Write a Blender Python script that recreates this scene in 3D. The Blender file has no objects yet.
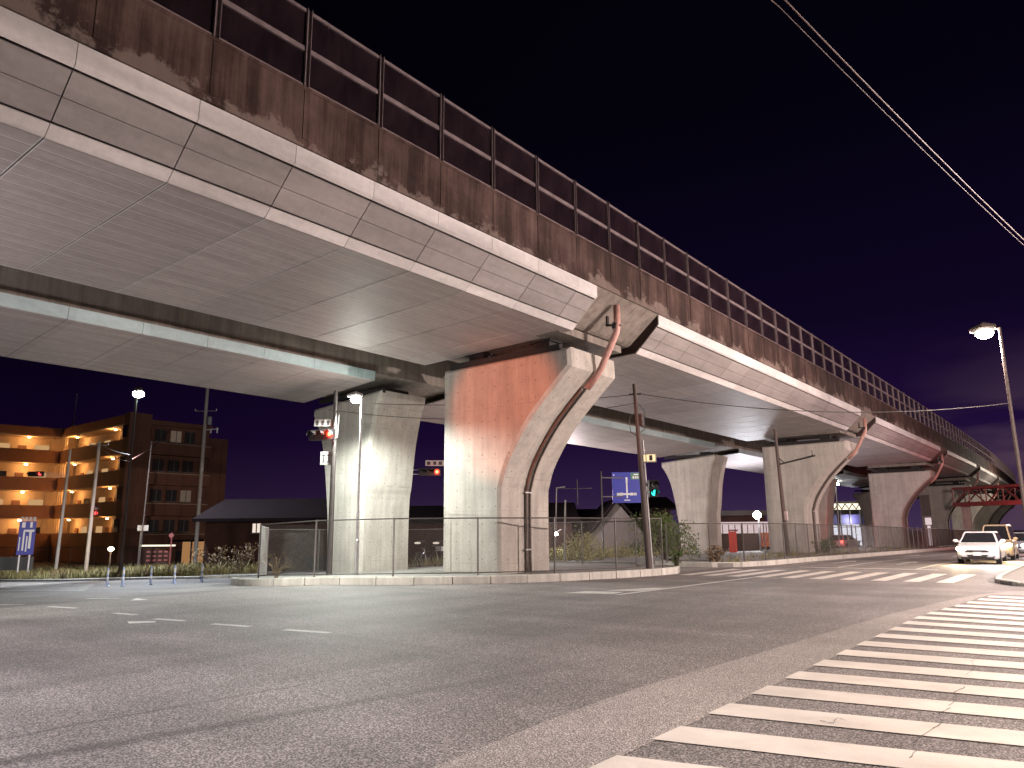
import bpy, bmesh, math, random
import numpy as np
from mathutils import Vector, Matrix
random.seed(7)
PI = math.pi; R = math.radians
scene = bpy.context.scene
col = scene.collection

# ------------------------------------------------------------------ camera
F_PX, PITCH, ROLL, AZ, EYE = 743.0, R(11.3), R(-0.5), R(38.3), 1.6
def _axes():
    f = np.array([math.cos(AZ)*math.cos(PITCH), math.sin(AZ)*math.cos(PITCH), math.sin(PITCH)])
    r0 = np.array([math.sin(AZ), -math.cos(AZ), 0.0]); u0 = np.cross(r0, f)
    r = math.cos(ROLL)*r0 + math.sin(ROLL)*u0
    u = -math.sin(ROLL)*r0 + math.cos(ROLL)*u0
    return r, u, f
CR, CU, CF = _axes()
def W(s, v, z):                 # along the viaduct, to its left, up  ->  world
    return Vector((-v, s, z))
def _ray(px, py):
    d = CF + CR*(px-512)/F_PX - CU*(py-384)/F_PX
    return d
def gz(s, v):                   # the ground falls away gently to the left and far ahead
    return -0.035*min(max(v-20, 0), 40) - 0.008*min(max(s-40, 0), 110)
def at_dist(px, py, dist):      # survey helper: a sight line and a horizontal distance
    d = _ray(px, py); h = math.hypot(d[0], d[1]); t = dist/h
    return (d[0]*t, d[1]*t, EYE+d[2]*t)
def at_ground(px, py, dz=0.0):
    d = _ray(px, py); z = 0.0
    for _ in range(60):
        t = (z+dz-EYE)/d[2]; z = 0.5*z+0.5*gz(d[0]*t, d[1]*t)
    return (d[0]*t, d[1]*t, z+dz)

cam = bpy.data.objects.new('camera', bpy.data.cameras.new('camera')); col.objects.link(cam)
def _w(a): return Vector((-a[1], a[0], a[2]))
rx, ux, fx = _w(CR), _w(CU), _w(CF)
cam.matrix_world = Matrix(((rx.x, ux.x, -fx.x, 0), (rx.y, ux.y, -fx.y, 0), (rx.z, ux.z, -fx.z, EYE), (0, 0, 0, 1)))
cam.data.sensor_width = 36; cam.data.lens = F_PX/1024*36
cam.data.clip_start = 0.05; cam.data.clip_end = 3000
scene.camera = cam

# ------------------------------------------------------------------ materials
class NT:
    def __init__(s, name):
        s.m = bpy.data.materials.new(name); s.m.use_nodes = True; s.t = s.m.node_tree
        s.t.nodes.clear(); s.out = s.n('ShaderNodeOutputMaterial')
    def n(s, typ, **kw):
        x = s.t.nodes.new(typ)
        for k, v in kw.items(): setattr(x, k, v)
        return x
    def l(s, a, b): s.t.links.new(a, b)
    def val(s, sock, v):
        if hasattr(v, 'node'): s.l(v, sock)
        else: sock.default_value = v
    def math(s, op, a, b=None, c=None, clamp=False):
        x = s.n('ShaderNodeMath', operation=op); x.use_clamp = clamp
        s.val(x.inputs[0], a)
        if b is not None: s.val(x.inputs[1], b)
        if c is not None: s.val(x.inputs[2], c)
        return x.outputs[0]
    def co(s, kind='Object', scale=(1, 1, 1)):
        c = s.n('ShaderNodeTexCoord').outputs[kind]
        if scale != (1, 1, 1):
            m = s.n('ShaderNodeMapping'); s.l(c, m.inputs[0]); m.inputs['Scale'].default_value = scale; c = m.outputs[0]
        return c
    def noise(s, co, scale, detail=4, rough=.6):
        x = s.n('ShaderNodeTexNoise'); s.l(co, x.inputs['Vector'])
        x.inputs['Scale'].default_value = scale; x.inputs['Detail'].default_value = detail; x.inputs['Roughness'].default_value = rough
        return x.outputs['Fac']
    def voro(s, co, scale, feature='F1', out='Distance'):
        x = s.n('ShaderNodeTexVoronoi', feature=feature); s.l(co, x.inputs['Vector']); x.inputs['Scale'].default_value = scale
        return x.outputs[out]
    def ramp(s, f, *stops):
        x = s.n('ShaderNodeValToRGB'); s.l(f, x.inputs[0]); e = x.color_ramp.elements
        while len(e) < len(stops): e.new(0.5)
        for i, (p, c) in enumerate(stops):
            e[i].position = p
            e[i].color = (c, c, c, 1) if isinstance(c, (int, float)) else (*c, 1)
        return x.outputs[0]
    def mix(s, f, a, b, mode='MIX'):
        x = s.n('ShaderNodeMix', data_type='RGBA', blend_type=mode)
        s.val(x.inputs[0], f)
        for k, v in ((6, a), (7, b)):
            if hasattr(v, 'node'): s.l(v, x.inputs[k])
            else: x.inputs[k].default_value = (*v, 1)
        return x.outputs[2]
    def sep(s, co):
        x = s.n('ShaderNodeSeparateXYZ'); s.l(co, x.inputs[0]); return x.outputs
    def bump(s, h, strength=.3, dist=.02):
        x = s.n('ShaderNodeBump'); s.l(h, x.inputs['Height']); x.inputs['Strength'].default_value = strength; x.inputs['Distance'].default_value = dist
        return x.outputs[0]
    def surf(s, colr, rough=.7, metal=0, normal=None, spec=.5, alpha=None, emit=None, estr=0):
        p = s.n('ShaderNodeBsdfPrincipled')
        if hasattr(colr, 'node'): s.l(colr, p.inputs['Base Color'])
        else: p.inputs['Base Color'].default_value = (*colr, 1)
        s.val(p.inputs['Roughness'], rough); p.inputs['Metallic'].default_value = metal
        p.inputs['Specular IOR Level'].default_value = spec
        if normal is not None: s.l(normal, p.inputs['Normal'])
        if alpha is not None: s.val(p.inputs['Alpha'], alpha)
        if emit is not None:
            p.inputs['Emission Color'].default_value = (*emit, 1); p.inputs['Emission Strength'].default_value = estr
        s.l(p.outputs[0], s.out.inputs[0]); return s.m

def mul(c, k): return tuple(min(1, x*k) for x in c)
def plain(name, c, rough=.6, metal=0, var=.25, scale=6, bump=.1, spec=.5):
    t = NT(name); co = t.co(); n = t.noise(co, scale); n2 = t.noise(co, scale*9, 2)
    f = t.math('ADD', t.math('MULTIPLY', n, .7), t.math('MULTIPLY', n2, .3))
    c1 = t.ramp(f, (.3, mul(c, 1-var)), (.7, mul(c, 1+var)))
    return t.surf(c1, t.math('ADD', rough-.1, t.math('MULTIPLY', n, .2)), metal, t.bump(n2, bump, .01), spec)
def emis(name, c, strength):
    t = NT(name); e = t.n('ShaderNodeEmission'); e.inputs[0].default_value = (*c, 1); e.inputs[1].default_value = strength
    t.l(e.outputs[0], t.out.inputs[0]); return t.m

def asphalt(name, lo, hi, tracks=True, coarse=1.0):
    t = NT(name); co = t.co()
    fine = t.voro(co, 62/coarse); fine2 = t.noise(co, 85/coarse, 3, .8); mid = t.noise(co, 9, 5, .65); big = t.noise(co, .35, 4, .6)
    grain = t.math('ADD', t.math('MULTIPLY', fine, .8), t.math('MULTIPLY', fine2, .8))
    c = t.ramp(grain, (.45, mul(lo, .45)), (.70, tuple((a+b)/2 for a, b in zip(lo, hi))), (.80, hi), (.97, mul(hi, 2.6)))
    c = t.mix(1, c, t.ramp(mid, (.3, .86), (.7, 1.1)), 'MULTIPLY')
    c = t.mix(1, c, t.ramp(big, (.3, .7), (.7, 1.2)), 'MULTIPLY')
    if tracks:                                  # wheel paths polished by traffic, oil-darkened lane centres
        cs = t.co(scale=(1, .06, 1)); tr = t.noise(cs, .9, 3, .5)
        c = t.mix(1, c, t.ramp(tr, (.35, .86), (.65, 1.1)), 'MULTIPLY')
        X = t.sep(co); wob = t.math('MULTIPLY', t.math('SUBTRACT', t.noise(co, 1.4, 4), .5), .22)
        for off, slope, wd, amt in ((-6.95, .195, .17, .55), (-7.42, .06, .05, .5), (-5.0, .30, .3, .25), (-9.3, -.05, .35, .22)):   # soft-edged dark bands across the near road, fading ahead
            dd_ = t.math('ABSOLUTE', t.math('ADD', t.math('ADD', t.math('SUBTRACT', t.math('MULTIPLY', X[1], slope), X[0]), off), wob))
            band = t.math('MULTIPLY', t.ramp(t.math('DIVIDE', dd_, wd), (.15, 1.0), (1.0, 0.0)), t.ramp(t.math('DIVIDE', X[1], 12.0), (.25, 1.0), (.72, 0.0)))
            c = t.mix(t.math('MULTIPLY', band, amt), c, (.016, .014, .014))
        ds = t.noise(t.co(scale=(.08, 1, 1)), .8, 3, .5)
        c = t.mix(1, c, t.ramp(ds, (.38, .86), (.6, 1.06)), 'MULTIPLY')
    h = t.math('ADD', t.math('MULTIPLY', fine, .7), t.math('MULTIPLY', fine2, .6))
    return t.surf(c, t.ramp(mid, (.3, .62), (.7, .82)), 0, t.bump(h, .55, .012), .4)

M = {}
M['asphalt'] = asphalt('asphalt', (.046, .042, .040), (.126, .115, .110))
M['asphalt_pale'] = asphalt('asphalt_pale', (.085, .076, .072), (.19, .172, .16), False, .8)
M['dirt'] = plain('dirt', (.06, .05, .04), .9, var=.4, scale=2, bump=.5)
M['pavement'] = plain('pavement', (.20, .19, .175), .85, var=.2, scale=3, bump=.3)

def paint_mat(name='road_paint', c=(.62, .58, .55), wear=.5):
    t = NT(name); co = t.co()
    n = t.noise(co, 3.5, 6, .7); g = t.voro(co, 75); scr = t.noise(t.co(scale=(.9, 14, 1)), 3, 4, .7)
    f = t.math('ADD', t.math('MULTIPLY', n, .6), t.math('MULTIPLY', scr, .5))
    f = t.math('ADD', f, t.math('MULTIPLY', g, .25))
    k = t.ramp(f, (wear-.02, 0.0), (wear+.13, .97))
    dirt = t.ramp(t.noise(co, 1.2, 4), (.3, .72), (.7, 1.05))
    a = t.mix(1, c, dirt, 'MULTIPLY')
    cc = t.mix(k, (.10, .092, .088), a)
    return t.surf(cc, .62, 0, t.bump(g, .35, .006), .4)
M['paint'] = paint_mat(c=(.66, .61, .55), wear=.43); M['paint_worn'] = paint_mat('road_paint_worn', (.55, .53, .5), .5)

def concrete(name, c, forms=True, stain=.5, tz=1.0):
    t = NT(name); co = t.co(); X = t.sep(co)
    n = t.noise(co, .9, 6, .65); n2 = t.noise(co, 14, 4, .7)
    st = t.noise(t.co(scale=(2.6, 2.6, .16)), 1.6, 5, .65)
    cc = t.ramp(n, (.25, mul(c, .78)), (.75, mul(c, 1.16)))
    cc = t.mix(1, cc, t.ramp(st, (.3, 1-stain*.55), (.6, 1.06)), 'MULTIPLY')
    cc = t.mix(1, cc, t.ramp(n2, (.3, .9), (.7, 1.06)), 'MULTIPLY')
    h = n2
    if forms:
        def line(x, per, wd, off=0.0):
            f = t.math('FRACT', t.math('DIVIDE', t.math('ADD', x, off+100*per), per))
            return t.math('LESS_THAN', t.math('ABSOLUTE', t.math('SUBTRACT', f, .5)), wd/per/2)
        lx = line(X[0], .6, .012, .17); ly = line(X[1], .6, .012, .1); lz = line(X[2], 1.8, .02, .35)
        br = t.ramp(t.noise(co, 1.7, 2), (.42, 0.0), (.6, 1.0))
        lines = t.math('MULTIPLY', t.math('MAXIMUM', t.math('MAXIMUM', lx, ly), lz), br)
        cc = t.mix(t.math('MULTIPLY', lines, .38), cc, mul(c, .35))
        def cell(x, per, off): return t.math('SUBTRACT', t.math('FRACT', t.math('DIVIDE', t.math('ADD', x, off+100*per), per)), .5)
        def hole(a):
            da = t.math('MULTIPLY', cell(a, .6, .47), .6); dz = t.math('MULTIPLY', cell(X[2], .6, .2), .6)
            return t.math('LESS_THAN', t.math('ADD', t.math('MULTIPLY', da, da), t.math('MULTIPLY', dz, dz)), .0007)
        N = t.sep(t.n('ShaderNodeNewGeometry').outputs['Normal'])
        fy = t.math('GREATER_THAN', t.math('ABSOLUTE', N[1]), .7)
        holes = t.math('ADD', t.math('MULTIPLY', hole(X[0]), fy), t.math('MULTIPLY', hole(X[1]), t.math('SUBTRACT', 1.0, fy)))
        cc = t.mix(t.math('MULTIPLY', holes, .62), cc, mul(c, .22))
    return t.surf(cc, .82, 0, t.bump(h, .35, .012), .3)
M['pier'] = concrete('pier_concrete', (.42, .385, .345), True, .32)
M['girder'] = concrete('girder_concrete', (.215, .185, .16), False, .7)
M['kerb'] = concrete('kerb_concrete', (.50, .475, .43), False, .5)
def parapet_mat():
    t = NT('stained_parapet'); co = t.co(); X = t.sep(co)
    st = t.noise(t.co(scale=(.9, .9, .07)), 1.8, 6, .75); st2 = t.noise(t.co(scale=(3, 3, .12)), 2.6, 4, .7); n = t.noise(co, .8, 6, .7)
    big = t.noise(co, .23, 3, .6); f = t.math('ADD', t.math('MULTIPLY', st, .38), t.math('ADD', t.math('MULTIPLY', st2, .16), t.math('ADD', t.math('MULTIPLY', n, .26), t.math('MULTIPLY', big, .30))))
    c = t.ramp(f, (.44, (.007, .0035, .003)), (.54, (.030, .0145, .0115)), (.66, (.095, .058, .049)))
    low = t.ramp(t.math('ADD', t.math('SUBTRACT', 1.75, X[2]), t.math('MULTIPLY', t.math('SUBTRACT', n, .5), 3.2)), (.0, 0.0), (.2, 1.0))
    c = t.mix(t.math('MULTIPLY', low, .5), c, (.21, .165, .145))
    return t.surf(c, .85, 0, t.bump(n, .5, .03), .25)
M['parapet'] = parapet_mat()

def cladding(name, c, metal=.25, rough=.42, ribs='x'):
    t = NT(name); co = t.co(); X = t.sep(co)
    n = t.noise(t.co(scale=(2.2, .25, 1)), 1.3, 5, .65); n2 = t.noise(co, 5, 4, .7)
    cc = t.ramp(n, (.3, mul(c, .78)), (.7, mul(c, 1.13)))
    cc = t.mix(1, cc, t.ramp(n2, (.3, .88), (.7, 1.06)), 'MULTIPLY')
    pw = t.n('ShaderNodeTexWhiteNoise', noise_dimensions='1D'); t.l(t.math('FLOOR', t.math('DIVIDE', t.math('ADD', X[1], 212+15.87), 2.12)), pw.inputs['W'])
    cc = t.mix(1, cc, t.ramp(pw.outputs['Value'], (0, .9), (1, 1.08)), 'MULTIPLY')
    h = n2
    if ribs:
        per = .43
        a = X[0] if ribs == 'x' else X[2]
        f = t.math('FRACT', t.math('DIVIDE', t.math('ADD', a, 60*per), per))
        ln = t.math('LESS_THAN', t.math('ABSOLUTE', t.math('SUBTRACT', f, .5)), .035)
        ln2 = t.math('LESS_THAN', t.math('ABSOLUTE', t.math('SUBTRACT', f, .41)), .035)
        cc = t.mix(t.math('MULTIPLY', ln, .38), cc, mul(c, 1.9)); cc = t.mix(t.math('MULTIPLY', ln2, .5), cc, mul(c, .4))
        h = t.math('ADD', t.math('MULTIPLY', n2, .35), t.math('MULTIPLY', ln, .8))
    return t.surf(cc, t.math('ADD', rough-.08, t.math('MULTIPLY', n, .22)), metal, t.bump(h, .18, .01), .5)
M['soffit'] = cladding('soffit_panel', (.37, .322, .312), .1, .55)
M['fascia'] = cladding('fascia_panel', (.27, .245, .24), .1, .55, None)
M['trim'] = cladding('pale_trim', (.58, .55, .54), .1, .5, None)
M['trim_blue'] = cladding('pale_blue_trim', (.36, .46, .47), .1, .5, None)
M['dark_gap'] = plain('dark_gap', (.03, .022, .02), .9)
M['rust_dark'] = plain('dark_rusty_steel', (.032, .014, .012), .7); M['bearing'] = plain('bearing_steel', (.010, .008, .008), .8)
M['barrier_steel'] = plain('barrier_steel', (.20, .155, .16), .5, .4, .3, 3)
def pane_mat():
    t = NT('smoked_pane'); co = t.co('Object'); n = t.noise(t.co(scale=(1, 1, .4)), 2.0, 5, .7)
    c = t.ramp(n, (.3, (.009, .006, .008)), (.7, (.022, .012, .016)))
    return t.surf(c, t.ramp(n, (.3, .10), (.7, .28)), 0, None, .6, .72)
M['pane'] = pane_mat()
M['pipe'] = plain('drain_pipe', (.46, .25, .21), .5, 0, .2, 5)
M['pipe_dark'] = plain('dark_pipe', (.10, .075, .065), .5, .2, .3)
M['steel_dark'] = plain('dark_steel', (.045, .038, .036), .5, .5, .3)
M['steel'] = plain('galvanised_steel', (.34, .33, .33), .42, .6, .2, 8)
M['fence'] = plain('fence_steel', (.10, .088, .082), .5, .4, .3)
M['fence_pale'] = plain('fence_pale', (.33, .31, .30), .5, .3, .2)
M['wood_pole'] = plain('brown_pole', (.060, .042, .036), .7, 0, .3, 8)
M['conc_pole'] = plain('concrete_pole', (.33, .30, .27), .8, 0, .2, 8)
M['pane_dark'] = plain('dark_pane', (.014, .010, .010), .5); M['win_pale_dim'] = emis('dim_window', (1, .7, .5), .10)
M['black'] = plain('black_plastic', (.02, .018, .018), .45)
M['rubber'] = plain('rubber', (.02, .02, .02), .8)
M['cable'] = plain('cable', (.025, .02, .02), .6)
M['cable_red'] = plain('cable_brown', (.085, .036, .028), .6)
M['plate'] = plain('dull_plate', (.15, .15, .14), .5, 0, .1)
M['white'] = plain('white_paint', (.70, .70, .70), .4, 0, .06, 3, .02)
M['white_car'] = plain('white_car_paint', (.74, .74, .76), .22, 0, .03, 1, 0)
M['tan_car'] = plain('tan_car_paint', (.55, .42, .28), .3, 0, .05, 1, 0)
M['grey_car'] = plain('grey_car_paint', (.25, .26, .28), .3, .3, .05, 1, 0)
M['lens_off'] = plain('unlit_lens', (.02, .015, .012), .6)
M['glass'] = plain('dark_glass', (.02, .02, .024), .08, 0, .1, 2, 0)
M['chrome'] = plain('chrome', (.6, .6, .6), .2, .9, .1)
M['blue_sign'] = plain('blue_sign_face', (.012, .02, .30), .45, 0, .15, 3)
M['green_sign'] = plain('green_sign_face', (.05, .16, .11), .45, 0, .15, 3)
M['brick'] = None
def tiles(name, c, sc=9):
    t = NT(name); co = t.co(); b = t.n('ShaderNodeTexBrick'); 
    mp = t.n('ShaderNodeMapping'); t.l(co, mp.inputs[0]); mp.inputs['Rotation'].default_value = (R(90), 0, 0)
    t.l(mp.outputs[0], b.inputs['Vector']); b.inputs['Scale'].default_value = sc
    b.inputs['Color1'].default_value = (*c, 1); b.inputs['Color2'].default_value = (*mul(c, .75), 1); b.inputs['Mortar'].default_value = (*mul(c, .5), 1)
    n = t.noise(co, .5, 5); cc = t.mix(1, b.outputs[0], t.ramp(n, (.3, .8), (.7, 1.1)), 'MULTIPLY')
    return t.surf(cc, .7, 0, t.bump(n, .2), .4)
M['brick'] = tiles('brown_tile', (.40, .17, .08)); M['brick_dark'] = tiles('dark_brown_tile', (.20, .085, .05))
M['cream'] = plain('cream_render', (.45, .32, .20), .8, 0, .12, 1.5)
M['roof'] = plain('dark_roof', (.010, .007, .008), .95, 0, .3, 4, .1, .03)
M['house_wall'] = plain('grey_render', (.10, .085, .08), .8, 0, .2, 1.5)
M['house_dark'] = plain('dark_render', (.040, .020, .016), .9, 0, .3, 1.5, .1, .1)
M['truss'] = plain('red_lit_truss', (.22, .055, .055), .55, .1, .3, 2)  # red light falling on the bridge is partly put into its colour
M['red_paint'] = plain('red_paint', (.55, .05, .03), .5, 0, .15)
M['orange'] = plain('orange_paint', (.75, .16, .03), .5, 0, .15)
def leafm(name, a, b):
    t = NT(name); n = t.noise(t.co(), 3.0, 3); c = t.ramp(n, (.3, a), (.7, b)); return t.surf(c, .7, 0, None, .3)
M['grass'] = leafm('dry_grass', (.14, .13, .05), (.30, .26, .11)); M['leaf'] = leafm('bush_leaf', (.035, .06, .018), (.10, .13, .035))
M['weed'] = leafm('dry_weed', (.10, .07, .04), (.22, .15, .08))
M['lamp_white'] = emis('lamp_white', (.93, 1, .86), 90); M['lamp_far'] = emis('lamp_far', (.9, 1, .95), 120)
M['lamp_warm'] = emis('lamp_warm', (1, .72, .36), 30); M['flood'] = emis('flood_white', (.92, .93, 1), 160)
M['red_light'] = emis('red_light', (1, .035, .02), 5); M['red_core'] = emis('red_core', (1, .30, .10), 7)
M['red_dim'] = emis('red_dim', (1, .06, .05), 3.5); M['green_light'] = emis('green_light', (.02, .75, .62), 5)
M['head_w'] = emis('headlight_white', (.95, .97, 1), 60); M['head_o'] = emis('headlight_warm', (1, .72, .3), 70)
M['tail'] = emis('tail_light', (1, .04, .03), 14); M['win_warm'] = emis('lit_window', (1, .58, .26), .55)
M['win_pale'] = emis('pale_window', (1, .85, .72), .9); M['shop'] = emis('shop_interior', (.86, .88, 1), 1.3); M['shop_y'] = emis('shop_sign', (1, .9, .66), 1.5)
M['shop_dim'] = emis('shop_ceiling', (1, .78, .8), .75)

# ------------------------------------------------------------------ mesh helpers
class MB:
    def __init__(s, xf=None): s.v = []; s.f = []; s.xf = xf
    def add(s, vs, fs):
        o = len(s.v)
        for p in vs:
            p = Vector(p); s.v.append(s.xf @ p if s.xf else p)
        s.f += [tuple(i+o for i in f) for f in fs]
    def box(s, c, size, rz=0, m=None):
        hx, hy, hz = (a/2 for a in size); c = Vector(c); T = m or Matrix.Rotation(rz, 3, 'Z')
        s.add([c+T @ Vector((x*hx, y*hy, z*hz)) for x in (-1, 1) for y in (-1, 1) for z in (-1, 1)],
              [(0, 1, 3, 2), (4, 6, 7, 5), (0, 4, 5, 1), (2, 3, 7, 6), (0, 2, 6, 4), (1, 5, 7, 3)])
    def hexa(s, a, b):        # two quads a, b (4 points each)
        s.add(list(a)+list(b), [(3, 2, 1, 0), (4, 5, 6, 7), (0, 1, 5, 4), (1, 2, 6, 5), (2, 3, 7, 6), (3, 0, 4, 7)])
    def tube(s, pts, r, n=8, cap=True):
        pts = [Vector(p) for p in pts]; rs = r if isinstance(r, (list, tuple)) else [r]*len(pts)
        rings = []; prev = None
        for i, p in enumerate(pts):
            d = (pts[min(i+1, len(pts)-1)]-pts[max(i-1, 0)]).normalized()
            a = (Vector((0, 0, 1)) if abs(d.z) < .95 else Vector((1, 0, 0))).cross(d).normalized() if prev is None else (prev-d*prev.dot(d)).normalized()
            prev = a; b = d.cross(a)
            rings.append([p+(a*math.cos(2*PI*k/n)+b*math.sin(2*PI*k/n))*rs[i] for k in range(n)])
        vs = [q for g in rings for q in g]; fs = []
        for i in range(len(pts)-1):
            for k in range(n):
                fs.append((i*n+k, i*n+(k+1) % n, (i+1)*n+(k+1) % n, (i+1)*n+k))
        if cap: fs += [tuple(range(n))[::-1], tuple((len(pts)-1)*n+k for k in range(n))]
        s.add(vs, fs)
    def bar(s, a, b, w, h=None):          # square bar
        a, b = Vector(a), Vector(b); d = b-a; L = d.length; q = d.to_track_quat('Z', 'Y').to_matrix()
        s.box((a+b)/2, (w, h or w, L), m=q)
    def sphere(s, c, r, sc=(1, 1, 1), n=12, k=8):
        c = Vector(c); vs = [c+Vector((0, 0, r*sc[2]))]; fs = []
        for i in range(1, k):
            t = PI*i/k
            for j in range(n):
                p = 2*PI*j/n; vs.append(c+Vector((r*sc[0]*math.sin(t)*math.cos(p), r*sc[1]*math.sin(t)*math.sin(p), r*sc[2]*math.cos(t))))
        vs.append(c-Vector((0, 0, r*sc[2])))
        for j in range(n):
            fs.append((0, 1+j, 1+(j+1) % n)); e = 1+(k-2)*n
            fs.append((len(vs)-1, e+(j+1) % n, e+j))
            for i in range(k-2):
                a = 1+i*n; fs.append((a+j, a+n+j, a+n+(j+1) % n, a+(j+1) % n))
        s.add(vs, fs)
    def prism(s, poly, ax0, ax1):         # poly: list of points at ax0 and matching at ax1
        n = len(poly[0]); s.add(list(poly[0])+list(poly[1]), [tuple(range(n))[::-1], tuple(range(n, 2*n))]+[(i, (i+1) % n, n+(i+1) % n, n+i) for i in range(n)])
    def disc(s, c, nrm, r, depth=.02, n=16):
        c = Vector(c); nrm = Vector(nrm).normalized(); s.tube([c, c+nrm*depth], r, n)

def wloc(o):
    p = Vector(o.location)
    while o.parent: o = o.parent; p += Vector(o.location)
    return p
def build(name, mb, mat, parent=None, local=False, smooth=False):
    me = bpy.data.meshes.new(name)
    off = Vector((0, 0, 0)) if (parent is None or local) else wloc(parent)
    me.from_pydata([tuple(p-off) for p in mb.v], [], mb.f); me.update()
    bm = bmesh.new(); bm.from_mesh(me); bmesh.ops.recalc_face_normals(bm, faces=bm.faces); bm.to_mesh(me); bm.free()
    me.materials.append(M[mat] if isinstance(mat, str) else mat)
    if smooth:
        for p in me.polygons: p.use_smooth = True
    o = bpy.data.objects.new(name, me); col.objects.link(o)
    if parent: o.parent = parent
    return o
def tag(o, label=None, cat=None, group=None, kind=None):
    if label: o['label'] = label
    if cat: o['category'] = cat
    if group: o['group'] = group
    if kind: o['kind'] = kind
    return o
def thing(name, label, cat, loc=(0, 0, 0), group=None):
    o = bpy.data.objects.new(name, None); col.objects.link(o); o.location = loc; o.empty_display_size = .3
    return tag(o, label, cat, group)
def rebase(o):                            # a single-mesh thing: put its origin at its foot
    me = o.data; vs = [v.co for v in me.vertices]; zb = min(v.z for v in vs)
    c = Vector((sum(v.x for v in vs)/len(vs), sum(v.y for v in vs)/len(vs), zb))
    me.transform(Matrix.Translation(-c)); o.location = c; return o
def solo(name, mb, mat, label, cat, group=None, smooth=False):
    return rebase(tag(build(name, mb, mat, smooth=smooth), label, cat, group))
def copy_tree(o, parent=None):
    c = o.copy(); col.objects.link(c)
    if parent: c.parent = parent
    for ch in [x for x in bpy.data.objects if x.parent == o]: copy_tree(ch, c)
    return c

def sheet(name, poly, mat, dz, label=None, cuts=True):   # flat surface lying on the ground, poly in (s, v); several polys allowed
    polys = poly if isinstance(poly[0][0], (tuple, list)) else [poly]
    bm = bmesh.new()
    for pl in polys:
        bm.faces.new([bm.verts.new((-v, s, 0)) for s, v in pl])
    for (c, n) in (((-20, 0, 0), (1, 0, 0)), ((-60, 0, 0), (1, 0, 0)), ((0, 40, 0), (0, 1, 0)), ((0, 150, 0), (0, 1, 0))):
        bmesh.ops.bisect_plane(bm, geom=bm.verts[:]+bm.edges[:]+bm.faces[:], plane_co=c, plane_no=n)
    for v in bm.verts: v.co.z = gz(v.co.y, -v.co.x)+dz
    bmesh.ops.triangulate(bm, faces=bm.faces[:])
    for f in bm.faces:
        f.normal_update()
        if f.normal.z < 0: f.normal_flip()
    me = bpy.data.meshes.new(name); bm.to_mesh(me); bm.free(); me.materials.append(M[mat])
    o = bpy.data.objects.new(name, me); col.objects.link(o); o['kind'] = 'structure'
    return o
def slab(name, poly, mat, top):           # raised island: top sheet with sides
    bm = bmesh.new(); f = bm.faces.new([bm.verts.new((-v, s, 0)) for s, v in poly])
    for (c, n) in (((-20, 0, 0), (1, 0, 0)), ((-60, 0, 0), (1, 0, 0)), ((0, 40, 0), (0, 1, 0)), ((0, 150, 0), (0, 1, 0))):
        bmesh.ops.bisect_plane(bm, geom=bm.verts[:]+bm.edges[:]+bm.faces[:], plane_co=c, plane_no=n)
    bmesh.ops.triangulate(bm, faces=bm.faces[:])
    r = bmesh.ops.extrude_face_region(bm, geom=bm.faces[:]); up = set(v for v in r['geom'] if isinstance(v, bmesh.types.BMVert))
    for v in bm.verts: v.co.z = gz(v.co.y, -v.co.x)+(top if v in up else -.05)
    bmesh.ops.recalc_face_normals(bm, faces=bm.faces[:])
    me = bpy.data.meshes.new(name); bm.to_mesh(me); bm.free(); me.materials.append(M[mat])
    o = bpy.data.objects.new(name, me); col.objects.link(o); o['kind'] = 'structure'; return o
def path_pts(poly, step):                 # resample a polyline in (s, v) at even spacing
    cum = [0]
    for p, q in zip(poly[:-1], poly[1:]): cum.append(cum[-1]+math.dist(p, q))
    n = max(1, round(cum[-1]/step)); xs = [cum[-1]*i/n for i in range(n+1)]
    return list(zip(np.interp(xs, cum, [p[0] for p in poly]).tolist(), np.interp(xs, cum, [p[1] for p in poly]).tolist()))
def smooth_poly(p, it=2):
    for _ in range(it):
        q = [p[0]]
        for a, b in zip(p[:-1], p[1:]):
            q += [(.75*a[0]+.25*b[0], .75*a[1]+.25*b[1]), (.25*a[0]+.75*b[0], .25*a[1]+.75*b[1])]
        q.append(p[-1]); p = q
    return p
def kerb(name, poly, h, w=.16, step=1.0, inward=1):
    mb = MB(); pts = path_pts(poly, step)
    for a, b in zip(pts[:-1], pts[1:]):
        d = (b[0]-a[0], b[1]-a[1]); L = math.hypot(*d); d = (d[0]/L, d[1]/L); n = (-d[1]*inward, d[0]*inward); g = .014
        A = (a[0]+d[0]*g, a[1]+d[1]*g); B = (b[0]-d[0]*g, b[1]-d[1]*g)
        q = lambda p, k, z: W(p[0]+n[0]*k, p[1]+n[1]*k, gz(*p)+z)
        mb.hexa([q(A, 0, -.05), q(A, 0, h-.03), q(A, .03, h), q(A, w, h)], [q(B, 0, -.05), q(B, 0, h-.03), q(B, .03, h), q(B, w, h)])
    o = build(name, mb, 'kerb'); o['kind'] = 'structure'; return o

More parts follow.
